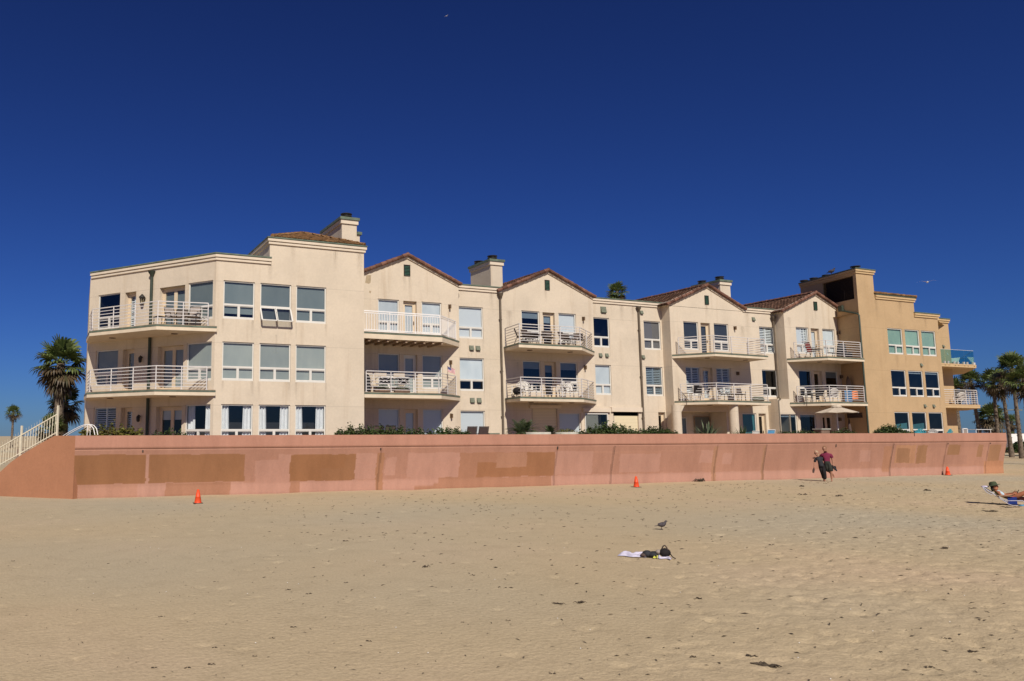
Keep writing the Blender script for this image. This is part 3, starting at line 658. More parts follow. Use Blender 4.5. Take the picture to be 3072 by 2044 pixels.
gable(FD, yD, 24.07, 27.37, 30.65, 10.66, 12.04); gable_vent(FD, 27.31, 11.02, 11.63, .17)
yL = 38.62; FL = Fr((0, yL), (1, 0)); lw1, lw2 = (31.09, 32.37), (35.12, 36.5)
wall('wall', FL, 30.65, 36.62, Z1, 10.62, [(*w_, s, t_, .12) for w_ in (lw1, lw2) for s, t_ in ((S3 - .03, T3), (S2 - .05, T2 - .03))] + [(32.40, 34.40, D1, 3.79, .10), (35.98, 36.55, D1, 3.8, .25)])
window(FL, *lw1, S3 - .03, T3, R3 - .02, 'd', glass='glass_dark'); window(FL, *lw1, S2 - .05, T2 - .03, R2 - .03, 'p'); window(FL, *lw2, S3 - .03, T3, R3, 'k'); window(FL, *lw2, S2 - .05, T2 - .03, R2, 's', glass='glass_dark')
roller(FL, 32.40, 34.40, D1, 3.55, .10); MB().bx(FL, 32.2, 34.6, .005, .13, 3.8, 4.08).build('shutter_box', 'trim', BL); door(FL, 35.98, 36.55, D1, 3.8, 'd', .25, glass='glass_dark')
cornice([(30.65, yL, 10.60), (36.60, yL, 10.60)]); MB().quad((30.6, 38.65, 10.55), (36.6, 38.65, 10.55), (36.6, 47, 10.55), (30.6, 47, 10.55)).build('flat_roof', 'planter', BL)
for x, z in ((31.58, 7.31), (32.07, 7.31), (34.95, 7.31), (34.98, 10.2)): vent(x, yL, z, .11)
vent(31.94, yL, 10.18, .19); downpipe(34.68, yL, 10.52, Z1 + .1)
for z, zb in ((D3, 7.20), (D2, 4.24)):
    balcony([(24.17, 37.98), (23.80, 35.88), (28.06, 35.88), (30.62, 37.98)], [], z, zb, lights=[(25.2, 36.9), (28.0, 36.9)])
for z in (9.42, 6.44): wall_lamp(29.85, yD, z)
MB().quad((30.65, yD, Z1), (30.65, yL, Z1), (30.65, yL, 10.66), (30.65, yD, 10.66)).build('wall', 'stucco', BL); MB().add([(31.62, yD, Z1), (31.62, yL, Z1), (31.62, yL, 4.1), (31.62, yD, 4.1), (30.65, yD, 4.1), (30.65, yL, 4.1)], [(0, 1, 2, 3), (3, 2, 5, 4)]).build('wall', 'stucco', BL)
# E
yE = 37.88; ew = [(37.73, 38.98), (40.35, 41.62)]; ed = (39.2, 40.0); ec = (44.45, 46.0)
FE, H = bay(yE, ew, ed, None, 1, 1, 0, 0, 0, 0, -.01)
H += [(44.45, 45.85, S3, T3, .12), (44.45, 45.85, S2, T2 - .01, .12), (36.78, 41.0, D1, 3.85, 1.4), (42.42, 43.68, Z1 + .7, 3.77, .12), (43.88, 44.55, D1, 3.76, .24)]
wall('wall', FE, 36.62, 45.9, Z1, 10.62, H)
fill(FE, ew, ed, 'kkk', T3, S3 + .0, R3, D3); fill(FE, ew, ed, 'sss', T2 - .01, S2, R2, D2)
window(FE, 44.45, 45.85, S3, T3, R3, 's'); window(FE, 44.45, 45.85, S2, T2 - .01, R2, 'd', glass='glass_dark'); window(FE, 42.42, 43.68, Z1 + .7, 3.77, None, 'tealfull', glass='glass_dark'); door(FE, 43.88, 44.55, D1, 3.76, 'd', .24, glass='glass_dark')
FP = Fr((0, yE + 1.4), (1, 0)); mb = MB(); mb.quad(FP(36.78, 0, Z1), FP(41.0, 0, Z1), FP(41.0, 0, 3.85), FP(36.78, 0, 3.85)); mb.build('wall', 'stucco', BL)
window(FP, 39.55, 40.95, D1, 3.6, None, 'd', dep=-.02, glass='glass_dark', frame='wood'); window(FP, 38.3, 38.9, Z1 + .8, 3.5, None, 'd', dep=-.02, glass='glass_dark')
gable(FE, yE, 36.62, 39.88, 43.08, 10.64, 12.02, ret=.8, tile='tile'); gable_vent(FE, 39.83, 10.9, 11.5, .17)
cornice([(43.0, yE, 10.60), (45.88, yE, 10.60)]); MB().quad((43, yE + .03, 10.55), (46, yE + .03, 10.55), (46, 47, 10.55), (43, 47, 10.55)).build('flat_roof', 'planter', BL)
MB().quad((36.62, 38.62, Z1), (36.62, yE, Z1), (36.62, yE, 10.64), (36.62, 38.62, 10.64)).build('wall', 'stucco', BL)
vent(43.95, yE, 10.15, .12); chimney(43.2, 44.15, 39.8, 42.2, 10.5, 13.2, flues=2)
for z, zb in ((D3, 7.22), (D2, 4.24)):
    balcony([(36.64, 37.86), (38.08, 35.76), (43.0, 36.12), (43.35, 37.86)], [], z, zb, lights=[(38.6, 36.9), (42.0, 37.0)], rpath=[(36.95, 37.6), (38.14, 35.88), (42.88, 36.22), (43.2, 37.84)])
for x, y in ((36.33, 37.42), (39.92, 36.32)): MB().lathe((x, y, Z1), [(.29, 0), (.29, 2.73)], 22).build('column', 'stucco', BL)
MB().add([(36.6, 37.55, 4.2), (36.9, 37.55, 4.2), (36.6, 37.55, 3.75), (36.6, 37.3, 4.2), (36.9, 37.3, 4.2), (36.6, 37.3, 3.75)], [(0, 1, 2), (3, 5, 4), (1, 4, 5, 2), (0, 3, 4, 1), (0, 2, 5, 3)]).build('bracket', 'stucco', BL)
for z in (9.45, 6.4): wall_lamp(42.15, yE, z)
mb = MB(); mb.lathe((45.68, yE - .16, 10.1), [(.06, 0), (.17, .2), (.2, .34)], 4); mb.tube([(45.68, yE - .14, 10.15), (45.7, yE - .12, 9.9), (45.72, yE - .12, 4.85)], .06, 8); mb.tube([(45.72, yE - .12, 4.85), (45.0, 37.05, 4.72), (44.86, 37.1, 4.6), (44.86, 37.1, Z1 + .1)], .055, 8); mb.build('downpipe', 'pipe', BL)
# F
yF = 37.1; fw = [(46.98, 48.20), (49.57, 50.78)]; fd = (48.43, 49.23); FF = Fr((0, yF), (1, 0))
H = [(a, b, s, t_, .12) for a, b in fw for s, t_ in ((S3, T3), (S2, T2 - .03))] + [(*fd, D3, T3 - .02, .24), (*fd, D2, T2 - .05, .24)]
wall('wall', FF, 45.9, 51.2, 4.25, 10.62, H)
fill(FF, fw, fd, ('sh', 'w', 'p'), T3, S3, R3, D3); fill(FF, fw, fd, 'ddh', T2 - .03, S2, R2, D2)
f1 = [(44.98, 46.50), (46.81, 48.33)]; f1d = (48.95, 50.2)
wall('wall', FF, 44.8, 51.2, Z1, 4.25, [(a, b, Z1 + .55, 3.72, .12) for a, b in f1] + [(*f1d, D1, 3.70, .3)])
for a, b in f1: window(FF, a, b, Z1 + .55, 3.72, None, 'h2', glass='glass_dark')
door(FF, *f1d, D1, 3.70, 'd', .3, leaves=2, glass='glass_dark')
mb = MB(); mb.quad((44.8, yF, Z1), (44.8, yE, Z1), (44.8, yE, 4.72), (44.8, yF, 4.72)); mb.quad((44.8, yF, 4.25), (45.9, yF, 4.25), (45.9, yF, 4.72), (44.8, yF, 4.72)); mb.quad((44.8, yF, 4.72), (45.9, yF, 4.72), (45.9, yE, 4.72), (44.8, yE, 4.72)); mb.quad((45.9, yE, Z1), (45.9, yF, Z1), (45.9, yF, 10.64), (45.9, yE, 10.64)); mb.build('wall', 'stucco', BL)
gable(FF, yF, 45.9, 49.08, 52.26, 10.62, 12.0, cut_r=51.1, ret=.7); gable_vent(FF, 49.03, 10.95, 11.55, .17)
for z, zb in ((D3, 7.22), (D2, 4.24)):
    balcony([(45.92, 37.08), (47.14, 35.02), (50.66, 35.02)], [(51.1, 37.08)], z, zb, lights=[(47.9, 36.2)], rpath=[(46.25, 36.75), (47.2, 35.14), (50.52, 35.14)])
for z in (9.45, 6.35): wall_lamp(51.02, yF, z)
wall_lamp(50.55, yF, 3.4)
_r = random.Random(3)
streaks(FB, [(u + _r.uniform(-.05, .05), z, _r.uniform(.10, .22), _r.uniform(.5, 1.1)) for a, b in bw for u in (a + .03, b - .03) for z in (S3, S2 + .06)] + [(9.9, 7.2, .12, .9), (9.56, 10.6, .3, .9), (14.2, 11.6, .4, 1.6), (12.9, 11.6, .3, 1.1), (10.7, 11.6, .3, .9)])
streaks(FC, [(17.6, 11.0, .3, .9), (17.9, 11.0, .2, 1.2), (20.3, 9.3, .2, 1.0), (15.0, 9.9, .5, 1.6), (16.0, S3, .15, .3)])
streaks(FK, [(21.25, S3, .14, .8), (22.78, S3, .16, 1.0), (21.25, S2, .14, .8), (22.78, S2, .16, .9), (22.0, 7.2, .2, .5), (22.43, 4.2, .2, .6), (23.4, 10.6, .4, 1.3)])
streaks(FD, [(27.2, 11.0, .25, .9), (24.6, 9.6, .5, 1.7), (29.85, 9.2, .16, .9), (25.1, 6.6, .3, .8)])
streaks(FL, [(31.1, S3 - .03, .14, .9), (32.36, S3 - .03, .14, .8), (32.3, S2, .14, .8), (33.4, 10.6, .4, 1.4), (34.3, 10.6, .3, 1.0), (35.2, S2, .14, .7), (36.3, S3, .14, .8)])
streaks(FE, [(39.8, 10.88, .3, .9), (43.4, 10.6, .6, 1.9), (42.9, 9.6, .5, 1.3), (44.5, S3, .14, .8), (45.8, S3, .14, .9)])
streaks(FF, [(49.0, 10.9, .25, .8), (46.4, 10.3, .4, 1.2)])
# ---- tan end block
yT = 35.15; FT = Fr((0, yT), (1, 0)); tw = [(53.43, 54.98), (55.25, 56.80), (57.04, 58.58)]
H = [(a, b, s, t_, .10) for a, b in tw for s, t_ in ((S3 + .03, T3), (S2 + .06, T2 + .03), (S1, T1 + .09))]
def ttop(mb):
    mb.quad(FT(50.67, 0, 10.62), FT(56.5, 0, 10.62), FT(56.5, 0, 11.72), FT(50.67, 0, 11.72)); mb.quad(FT(50.67, 0, 11.72), FT(52.4, 0, 11.72), FT(52.4, 0, 13.45), FT(50.67, 0, 13.45))
    L0, L1 = (50.67, 35.15), (51.95, 40.4); e = Fr(L1, (L0[0] - L1[0], L0[1] - L1[1])); L = 5.404
    u0, u1, z0, z1 = 2.25, 5.12, 11.60, 13.22
    for a, b, c, d in ((0, u0, Z1, 13.45), (u1, L, Z1, 13.45), (u0, u1, Z1, z0), (u0, u1, z1, 13.45)): mb.quad(e(a, 0, c), e(b, 0, c), e(b, 0, d), e(a, 0, d))
    for p in ((e(u0, 0, z0), e(u0, -.5, z0), e(u0, -.5, z1), e(u0, 0, z1)), (e(u1, 0, z0), e(u1, 0, z1), e(u1, -.5, z1), e(u1, -.5, z0)), (e(u0, 0, z0), e(u1, 0, z0), e(u1, -.5, z0), e(u0, -.5, z0)), (e(u0, 0, z1), e(u0, -.5, z1), e(u1, -.5, z1), e(u1, 0, z1))): mb.quad(*p)
    mb.quad((52.4, 35.15, 11.7), (52.4, 40.4, 11.7), (52.4, 40.4, 13.45), (52.4, 35.15, 13.45)); mb.quad((51.95, 40.4, 10), (52.4, 40.4, 10), (52.4, 40.4, 13.45), (51.95, 40.4, 13.45))
    mb.quad((56.5, 35.15, 10.6), (56.5, 40, 10.6), (56.5, 40, 11.72), (56.5, 35.15, 11.72)); mb.quad((59, 35.15, Z1), (59, 36.9, Z1), (59, 36.9, 10.62), (59, 35.15, 10.62))
    mb.quad((59, 36.9, Z1), (63.15, 36.9, Z1), (63.15, 36.9, 10.75), (59, 36.9, 10.75)); mb.quad((63.15, 36.9, Z1), (66.5, 41.8, Z1), (66.5, 41.8, 10.75), (63.15, 36.9, 10.75)); mb.poly([(50.7, 35.2, 10.55), (59, 35.2, 10.55), (62.8, 36.95, 10.55), (66.5, 41.8, 10.55), (66.5, 48, 10.55), (51, 48, 10.55)])
wall('wall', FT, 50.67, 59.0, Z1, 10.62, H, 'tan', extra=ttop)
eT = Fr((51.95, 40.4), (-1.28, -5.25)); mb = MB()
for k in range(16): z = 11.62 + k * .10; mb.add([eT(2.25, -.06, z), eT(5.12, -.06, z), eT(5.12, -.16, z + .075), eT(2.25, -.16, z + .075)], [(0, 1, 2, 3)])
mb.quad(eT(2.25, -.30, 11.60), eT(5.12, -.30, 11.60), eT(5.12, -.30, 13.22), eT(2.25, -.30, 13.22)); mb.bx(eT, 4.2, 4.24, -.05, -.02, 11.72, 12.3); mb.build('louvre_screen', 'louvre', BL)
for i, (a, b) in enumerate(tw):
    window(FT, a, b, S3 + .03, T3, R3 + .03, 'gg', 'slider', .10); window(FT, a, b, S2 + .06, T2 + .03, R2 + .05, ('d', 'h2', 'h2')[i], 'slider', .10, 'glass_dark'); window(FT, a, b, S1, T1 + .09, R1, ('teal', 'teal', 'd')[i], 'slider', .10, 'glass_dark')
cornice([(51.95, 40.4, 13.34), (50.67, 35.15, 13.34), (52.40, 35.15, 13.34), (52.4, 40.4, 13.34)], 'tantrim'); cornice([(52.42, 35.15, 11.66), (56.5, 35.15, 11.66), (56.5, 38, 11.66)], 'tantrim'); cornice([(56.4, 35.15, 10.62), (59.0, 35.15, 10.62), (59.0, 36.9, 10.62)], 'tantrim'); cornice([(59.2, 36.9, 10.75), (63.15, 36.9, 10.75), (66.5, 41.8, 10.75)], 'tantrim')
mb = MB(); tiles(mb, (52.42, 34.98, 11.98), (56.62, 34.98, 11.98), (53.0, 38, 12.85), (52.42, 38, 12.85)); tiles(mb, (56.62, 34.98, 11.98), (56.62, 39, 11.98), (53, 38, 12.85), (53, 38, 12.85)); ridge_tiles(mb, (56.62, 34.98, 12.04), (53, 38, 12.9)); mb.build('roof', ['tile_brown', 'tile_brown'], BL)
MB().quad((50.72, 35.2, 13.6), (52.35, 35.2, 13.6), (52.35, 40.3, 13.6), (51.9, 40.3, 13.6)).build('flat_roof', 'green', BL)
for k in range(4): y = 35.75 + (0, 2.3, 3.4, 4.3)[k]; MB().lathe((51.55 + k * .13, y, 13.68), [(.22, 0), (.22, .1), (.31, .12), (.31, .17), (.2, .19), (.2, .24), (.32, .26), (.32, .32)] if k == 0 else [(.2, 0), (.2, .06), (.28, .08), (.28, .16)], 14).build('flue', 'iron', BL)
mb = MB(); mb.tube([eT(3.9, .07, 10.95), eT(4.2, .07, 10.88), eT(5.36, .07, 10.52), (50.60, 35.10, 10.40), (50.60, 35.10, Z1)], .055, 8); mb.bx(eT, 3.75, 4.1, .01, .16, 10.9, 11.3); mb.build('downpipe', 'pipe_green', BL)
for x, z in ((56.7, 7.2), (56.7, 4.32), (57.65, 4.32)): vent(x, yT, z, .10)
bp = [(59.02, 35.45), (63.5, 35.45), (69.0, 39.5), (69.6, 41.2)]; bb = [(66.3, 41.6), (63.17, 36.92), (59.02, 36.88)]
balcony(bp, bb, D3, 7.22, 'glass', 'tantrim', 'tantrim'); balcony(bp, bb, D2, 4.24, 'bars', 'tantrim', 'tantrim', rpath=[(59.5, 35.57), (63.45, 35.57), (68.8, 39.55)])
for z in (8.95,): vent(62.3, 36.9, z, .09)
streaks(FT, [(54.2, 7.8, .5, 1.1), (55.1, 7.8, .2, .9), (56.7, 7.1, .2, .5), (57.0, 7.85, .2, .8), (58.4, 4.9, .2, .9), (52.5, 11.6, .4, 1.6), (55.0, 11.6, .5, 1.2), (57.6, 10.6, .4, .9)])
# ================================================================== SEAWALL
WB = Fr((0.99, 32.40), (52.63, -3.37)); WL = 52.75    # base line of the wall, u along it
def hexlin(*c): return tuple((v / 255 / 12.92) if v <= 10 else ((v / 255 + .055) / 1.055) ** 2.4 for v in c)
PK, PK2, PK3 = (.425, .222, .152), (.455, .248, .183), (.402, .210, .146)
BR, BR2, BR3 = (.29, .138, .066), (.305, .148, .074), (.37, .185, .115)
def wallprof(z):
    if z > 1.90: return .36
    if z > 1.886: return .335
    return .02 + .333 * max(0, (z - .40) / 1.46) ** 1.15
zs = [-.35, 0, .1, .2, .3, .38] + [round(.42 + .03 * k, 3) for k in range(46)] + [1.80, 1.84, 1.885, 1.887, 1.899, 1.902, 2.0, 2.15, 2.3, 2.40, 2.425]
nu = 1300; us_ = np.linspace(0, WL, nu + 1)
V = np.array([WB(u, wallprof(z), z) for u in us_ for z in zs]); nz = len(zs)
ii, jj = np.meshgrid(np.arange(nu), np.arange(nz - 1), indexing='ij'); q = (ii * nz + jj).ravel()
F = np.stack([q, q + nz, q + nz + 1, q + 1], 1)
SW = thing('seawall', 'long pink beach wall with brown repainted patches below the apartments', 'wall', tuple(WB(WL / 2, 0, 0)))
wf = npobj('wall_face', V, F, 'seawall', SW)
patches = [  # u0,u1,z0,z1,colour
    (-.1, WL + 1, -.5, .47, PK2), (-.1, WL + 1, .47, 1.6, PK), (-.1, WL + 1, 1.9, 2.6, (.42, .213, .150)), (-.1, WL + 1, 1.6, 1.9, PK3),
    (-.05, 2.66, .53, 1.68, BR), (2.78, 6.6, .53, 1.66, BR2), (2.66, 2.78, .5, 1.7, PK2), (2.4, 3.46, -.3, .52, PK2), (3.46, 6.05, -.3, .50, BR3), (-.05, 2.4, -.3, .52, PK), (6.6, 8.5, .53, 1.66, PK3), (7.05, 8.5, .22, 1.38, PK2), (8.0, 8.55, .5, 1.62, PK2), (6.05, 6.6, -.3, .52, PK2),
    (8.53, 11.42, .47, 1.60, BR2), (8.53, 10.95, .48, 1.58, (.30, .142, .068)), (9.9, 11.0, .5, 1.0, BR2), (8.55, 8.98, -.3, .5, BR3), (9.0, 9.75, .2, .47, PK2), (11.42, 12.4, .5, 1.62, PK2), (12.38, 12.72, -.2, 1.65, (.37, .185, .105)), (12.72, 13.85, .5, 1.62, PK3), (12.8, 13.3, .65, 1.45, PK2), (13.85, 16.4, .5, 1.62, PK2), (14.2, 18.2, -.3, .5, BR3), (14.1, 15.4, .2, .5, PK2),
    (16.38, 21.38, .47, 1.60, BR3), (17.3, 21.35, .47, 1.14, (.325, .152, .078)), (19.85, 21.36, .47, 1.58, (.315, .148, .075)), (18.25, 19.85, .90, 1.58, (.395, .205, .13)), (18.2, 21.25, -.3, .46, BR3), (21.4, 23.5, .5, 1.62, PK2), (23.48, 25.05, .5, 1.5, PK3), (25.05, 27.45, .55, 1.45, PK2), (27.45, 30.1, .5, 1.55, PK3), (29.9, 30.7, .95, 1.6, PK2),
    (30.7, 30.98, -.2, 1.8, (.385, .205, .125)), (31.35, 31.95, .84, 1.43, PK2), (32.3, 33.0, 1.0, 1.25, BR3), (31.95, 34, .5, 1.6, PK3), (33.95, 34.15, -.1, 1.8, (.39, .21, .13)), (34.2, 41.0, .5, 1.55, PK3), (40.9, 41.7, .85, 1.5, PK2), (41.7, 43.1, .5, 1.6, PK3), (42.7, 43.3, .3, 1.7, (.40, .2, .12)),
    (43.6, 45.2, .72, 1.75, (.44, .23, .13)), (43.75, 44.75, .74, 1.56, (.335, .175, .095)), (45.3, 46.1, .69, 1.73, (.33, .172, .09)), (47.8, 48.8, 1.14, 1.74, (.335, .175, .092)), (47.6, 49.5, .6, 1.15, PK3), (50.3, 50.75, 1.0, 1.74, (.345, .182, .10)), (51.3, 52.3, .71, 1.72, (.345, .182, .10)), (51.0, WL, -.3, .75, (.44, .215, .12))]
cols = np.zeros((len(V), 4)); cols[:, 3] = 1
U = np.repeat(us_, nz); Z = np.tile(zs, nu + 1)
wob = .03 * np.sin(U * 3.1) + .02 * np.sin(U * 9.7 + 1); wobz = .018 * np.sin(Z * 5 + U * .3) + .008 * np.sin(Z * 17)
for a, b, c, d, col in patches:
    m = (U + wobz > a) & (U + wobz < b) & (Z + wob * .4 > c) & (Z + wob * .4 < d); cols[m, :3] = col
for u in (12.52, 21.42, 24.6, 30.9, 34.1, 43.3, 47.6, 51.2):       # stained joints
    m = np.abs(U - u - .05 * (Z - 1)) < .05; m &= Z < 1.86; cols[m, :3] *= .72
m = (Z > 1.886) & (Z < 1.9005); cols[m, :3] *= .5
m = (Z < .1); cols[m, :3] *= .9
at = wf.data.color_attributes.new('paint', 'FLOAT_COLOR', 'POINT'); at.data.foreach_set('color', cols.ravel())
mb = MB(); nn = WB.n
mb.quad(WB(0, .36, 2.425), WB(WL, .36, 2.425), WB(WL, -.05, 2.425), WB(0, -.05, 2.425)); mb.quad(WB(0, -.05, 2.425), WB(WL, -.05, 2.425), WB(WL, -.05, 0), WB(0, -.05, 0))
mb.add([WB(WL, wallprof(z), z) for z in zs] + [WB(WL, -.05, z) for z in zs], [(i, i + 1, nz + i + 1, nz + i) for i in range(nz - 1)])
M['pinkplain'] = stucco('pink_stucco', (.42, .215, .155), amt=.3); M['brownwall'] = stucco('orange_brown_stucco', (.405, .188, .105), stain=(.8, .75, .7), amt=.4)
mb.add([WB(0, wallprof(z), z) for z in zs] + [WB(0, -.05, z) for z in zs], [(i, i + 1, nz + i + 1, nz + i) for i in range(nz - 1)]); mb.build('wall_top', 'pinkplain', SW)
mb = MB()
for u, z0 in ((2.5, 1.76), (12.5, 1.76), (21.42, 1.72), (24.6, .05), (34.1, .05), (39.0, 1.7), (43.3, .05), (47.7, 1.78), (51.3, 1.78), (45.0, 2.25)):
    z1 = 1.85 if z0 < 2 else 2.42
    if z0 > .1: mb.bx(WB, u, u + .05, wallprof(z0) - .01, wallprof(z1 - .02) + .006, z0, z1)
    else:
        n = 12
        for k in range(n): a, b = z0 + (z1 - z0) * k / n, z0 + (z1 - z0) * (k + 1) / n; w = .012 if u != 43.3 else .02; mb.quad(WB(u + .05 * a, wallprof(a) + .004, a), WB(u + .05 * a + w, wallprof(a) + .004, a), WB(u + .05 * b + w, wallprof(b) + .004, b), WB(u + .05 * b, wallprof(b) + .004, b))
mb.build('joint', 'iron', SW)
# ramp wall with its fence
RW = Fr(tuple(WB(0, .36, 0).xy), (-.688, .726))          # u runs back to the left
RF = Fr(tuple((WB(0, .20, 0) + Vector((-.688, .726, 0)) * 9).xy), (.688, -.726))  # same plane, walking to the right so that t>0 faces the beach
rz = [(0, 2.425), (1.08, 2.425), (1.9, 2.09), (2.91, 1.62), (3.4, 1.36), (3.8, 1.08), (4.3, .74), (5.2, .40), (7, .1)]
mb = MB(); P = [RF(9 - u, .0, z) for u, z in rz]; B_ = [RF(9 - u, -.22, z) for u, z in rz]; n = len(rz)
for i in range(n - 1):
    a, b = RF(9 - rz[i][0], 0, -.4), RF(9 - rz[i + 1][0], 0, -.4); mb.quad(a, b, P[i + 1], P[i]); mb.quad(P[i], P[i + 1], B_[i + 1], B_[i])
    mb.quad(RF(9 - rz[i][0], -.22, -.4), B_[i], B_[i + 1], RF(9 - rz[i + 1][0], -.22, -.4))
mb.add([RF(8.98, 0, -.4), RF(8.98, -.22, -.4), B_[0], P[0]], [(0, 1, 2, 3)])
rw = mb.build('ramp_wall', 'brownwall'); tag(rw, 'orange-brown wall sloping down at the left end of the pink wall', 'wall')
FE_ = thing('fence', 'cream metal fence with spiked pickets climbing the sloping brown wall', 'fence', tuple(RF(8, -.1, 2.4)))
def rampz(u):
    for (a, za), (b, zb) in zip(rz, rz[1:]):
        if a <= u <= b: return za + (zb - za) * (u - a) / (b - a)
    return 0
M['creampaint'] = plain('cream_metal_paint', (.70, .63, .48), .5, .1, 5)
for u, h in ((1.08, 1.19), (3.0, 1.26), (4.9, 1.25)): MB().bx(RF, 9 - u - .032, 9 - u + .032, -.145, -.08, rampz(u), rampz(u) + h).build('post', 'creampaint', FE_)
line = lambda u, z0: z0 - .432 * (u - 1.08)
mb = MB()
for z0 in (3.28, 2.56): mb.bar(RF(9 - 1.08, -.11, line(1.08, z0)), RF(9 - 5.6, -.11, line(5.6, z0)), .042)
mb.build('rail', 'creampaint', FE_)
mb = MB(); u = 1.2
while u < 5.6:
    if abs(u - 3.0) > .07: mb.bar(RF(9 - u, -.11, line(u, 2.50)), RF(9 - u, -.11, line(u, 3.30)), .017)
    mb.tube([RF(9 - u - .02, -.30, line(u, 3.0)), RF(9 - u - .02, -.30, line(u, 3.55))], [.009, .004], 5)
    u += .145
mb.build('pickets', 'creampaint', FE_)
mb = MB()
for k in (0, .16):
    pts = [RF(9 - u, -.5 - k, z) for u, z in ((1.15, 2.42), (.7, 2.62), (.3, 2.78), (.05, 2.85), (-.12, 2.86), (-.28, 2.82), (-.42, 2.70), (-.5, 2.45))]; mb.tube(pts, .018, 7)
    for u in (-.1,): mb.tube([RF(9 - u, -.5 - k, 1.5), RF(9 - u, -.5 - k, 2.62 if u > 0 else 2.86)], .014, 6)
hr = mb.build('handrail', 'white'); tag(hr, 'curved double white handrail at the head of the ramp', 'handrail')
# ================================================================== GROUND
def fbm(X, Y, scale, seed, oct=4):
    out = np.zeros_like(X); amp = 1.; rg = np.random.default_rng(seed)
    for o in range(oct):
        g = rg.random((64, 64)); x = X / scale * 2 ** o; y = Y / scale * 2 ** o; xi = np.floor(x).astype(int); yi = np.floor(y).astype(int); fx = x - xi; fy = y - yi
        fx = fx * fx * (3 - 2 * fx); fy = fy * fy * (3 - 2 * fy); a = lambda i, j: g[(xi + i) % 64, (yi + j) % 64]
        out += amp * ((a(0, 0) * (1 - fx) + a(1, 0) * fx) * (1 - fy) + (a(0, 1) * (1 - fx) + a(1, 1) * fx) * fy - .5); amp *= .5
    return out
dx = .06; x0, x1, y0, y1 = -8., 57., 3., 33.
xs = np.arange(x0, x1 + 1e-6, dx); ys = np.arange(y0, y1 + 1e-6, dx); X, Y = np.meshgrid(xs, ys, indexing='ij')
rr = lambda x, y: np.clip((x / y - .70 + (9 - y) * .03) / .5, .05, 1.)
rough = rr(X, Y) * np.clip(1.25 - Y / 28, .35, 1)
Hh = .02 * fbm(X, Y, 5, 1, 3) + .008 * rough * fbm(X, Y, .9, 2, 4) + .055 * rough * np.minimum(fbm(X, Y, .30, 3, 3) + .22, 0) + .012 * rough * fbm(X, Y, .2, 4, 2)
for k in range(24000):                                 # footprints and scuffs, denser to the right
    cx = RNG.uniform(-2, 50); cy = RNG.uniform(5, 30)
    if RNG.random() > max(.05, float(rr(cx, cy)) * .9): continue
    r = RNG.uniform(.05, .11); e = RNG.uniform(.8, 1.7); dep = RNG.uniform(.007, .028)
    i0, i1 = int((cx - x0 - .5) / dx), int((cx - x0 + .5) / dx); j0, j1 = int((cy - y0 - .5) / dx), int((cy - y0 + .5) / dx)
    if i0 < 0 or j0 < 0 or i1 >= len(xs) or j1 >= len(ys): continue
    th = RNG.uniform(0, 3.14); ddx = X[i0:i1, j0:j1] - cx; ddy = Y[i0:i1, j0:j1] - cy; a = (ddx * np.cos(th) + ddy * np.sin(th)) / e; b = -ddx * np.sin(th) + ddy * np.cos(th)
    q2 = (a * a + b * b) / r ** 2; Hh[i0:i1, j0:j1] += dep * (-np.exp(-q2) + .22 * np.exp(-(np.sqrt(q2) - 1.35) ** 2 / .12))
nearwall = np.clip((Y - (32.2 - .064 * X)) / .6 + 1, 0, 1); Hh += .035 * nearwall * fbm(X, Y, 1.5, 9, 3)
ed = np.minimum.reduce([X - x0, x1 - X, Y - y0, y1 - Y]); Hh *= np.clip(ed / 1.0, 0, 1)
def sand_z(x, y):
    i = min(max(int(round((x - x0) / dx)), 0), len(xs) - 1); j = min(max(int(round((y - y0) / dx)), 0), len(ys) - 1)
    return float(Hh[i, j]) if x0 <= x <= x1 and y0 <= y <= y1 else 0.
nx, ny = len(xs), len(ys); q = (np.arange(nx - 1)[:, None] * ny + np.arange(ny - 1)[None, :]).ravel()
Vs = np.stack([X.ravel(), Y.ravel(), Hh.ravel()], 1); Fs = np.stack([q, q + ny, q + ny + 1, q + 1], 1)
xe, ye = xs[-1], ys[-1]; Lg = 4000.
ext = np.array([(-Lg, -26, -.9), (Lg, -26, -.9), (Lg, y0, 0), (-Lg, y0, 0), (-Lg, ye, 0), (Lg, ye, 0), (Lg, Lg, 0), (-Lg, Lg, 0), (x0, y0, 0), (xe, y0, 0), (x0, ye, 0), (xe, ye, 0)], float); b = len(Vs)
Fe = np.array([(0, 1, 2, 3), (4, 5, 6, 7), (3, 8, 10, 4), (9, 2, 5, 11)]) + b
sand = structure(npobj('sand', np.vstack([Vs, ext]), np.vstack([Fs, Fe]), 'sand', smooth=True))
MBs = MB(); MBs.quad((-Lg, -Lg, -.7), (Lg, -Lg, -.7), (Lg, -12, -.7), (-Lg, -12, -.7)); structure(MBs.build('sea', 'water'))
mb = MB(); w0, w1 = WB(0, -.06, 0), WB(WL, -.06, 0)
mb.poly([(w0.x, w0.y, Z1), (w1.x, w1.y, Z1), (70, 40, Z1), (70, 60, Z1), (-2, 60, Z1), (-1.2, 34.8, Z1)]); mb.poly([(w1.x, w1.y, Z1), (w1.x, w1.y, 0), (70, 40, 0), (70, 40, Z1)]); structure(mb.build('terrace', 'concrete'))
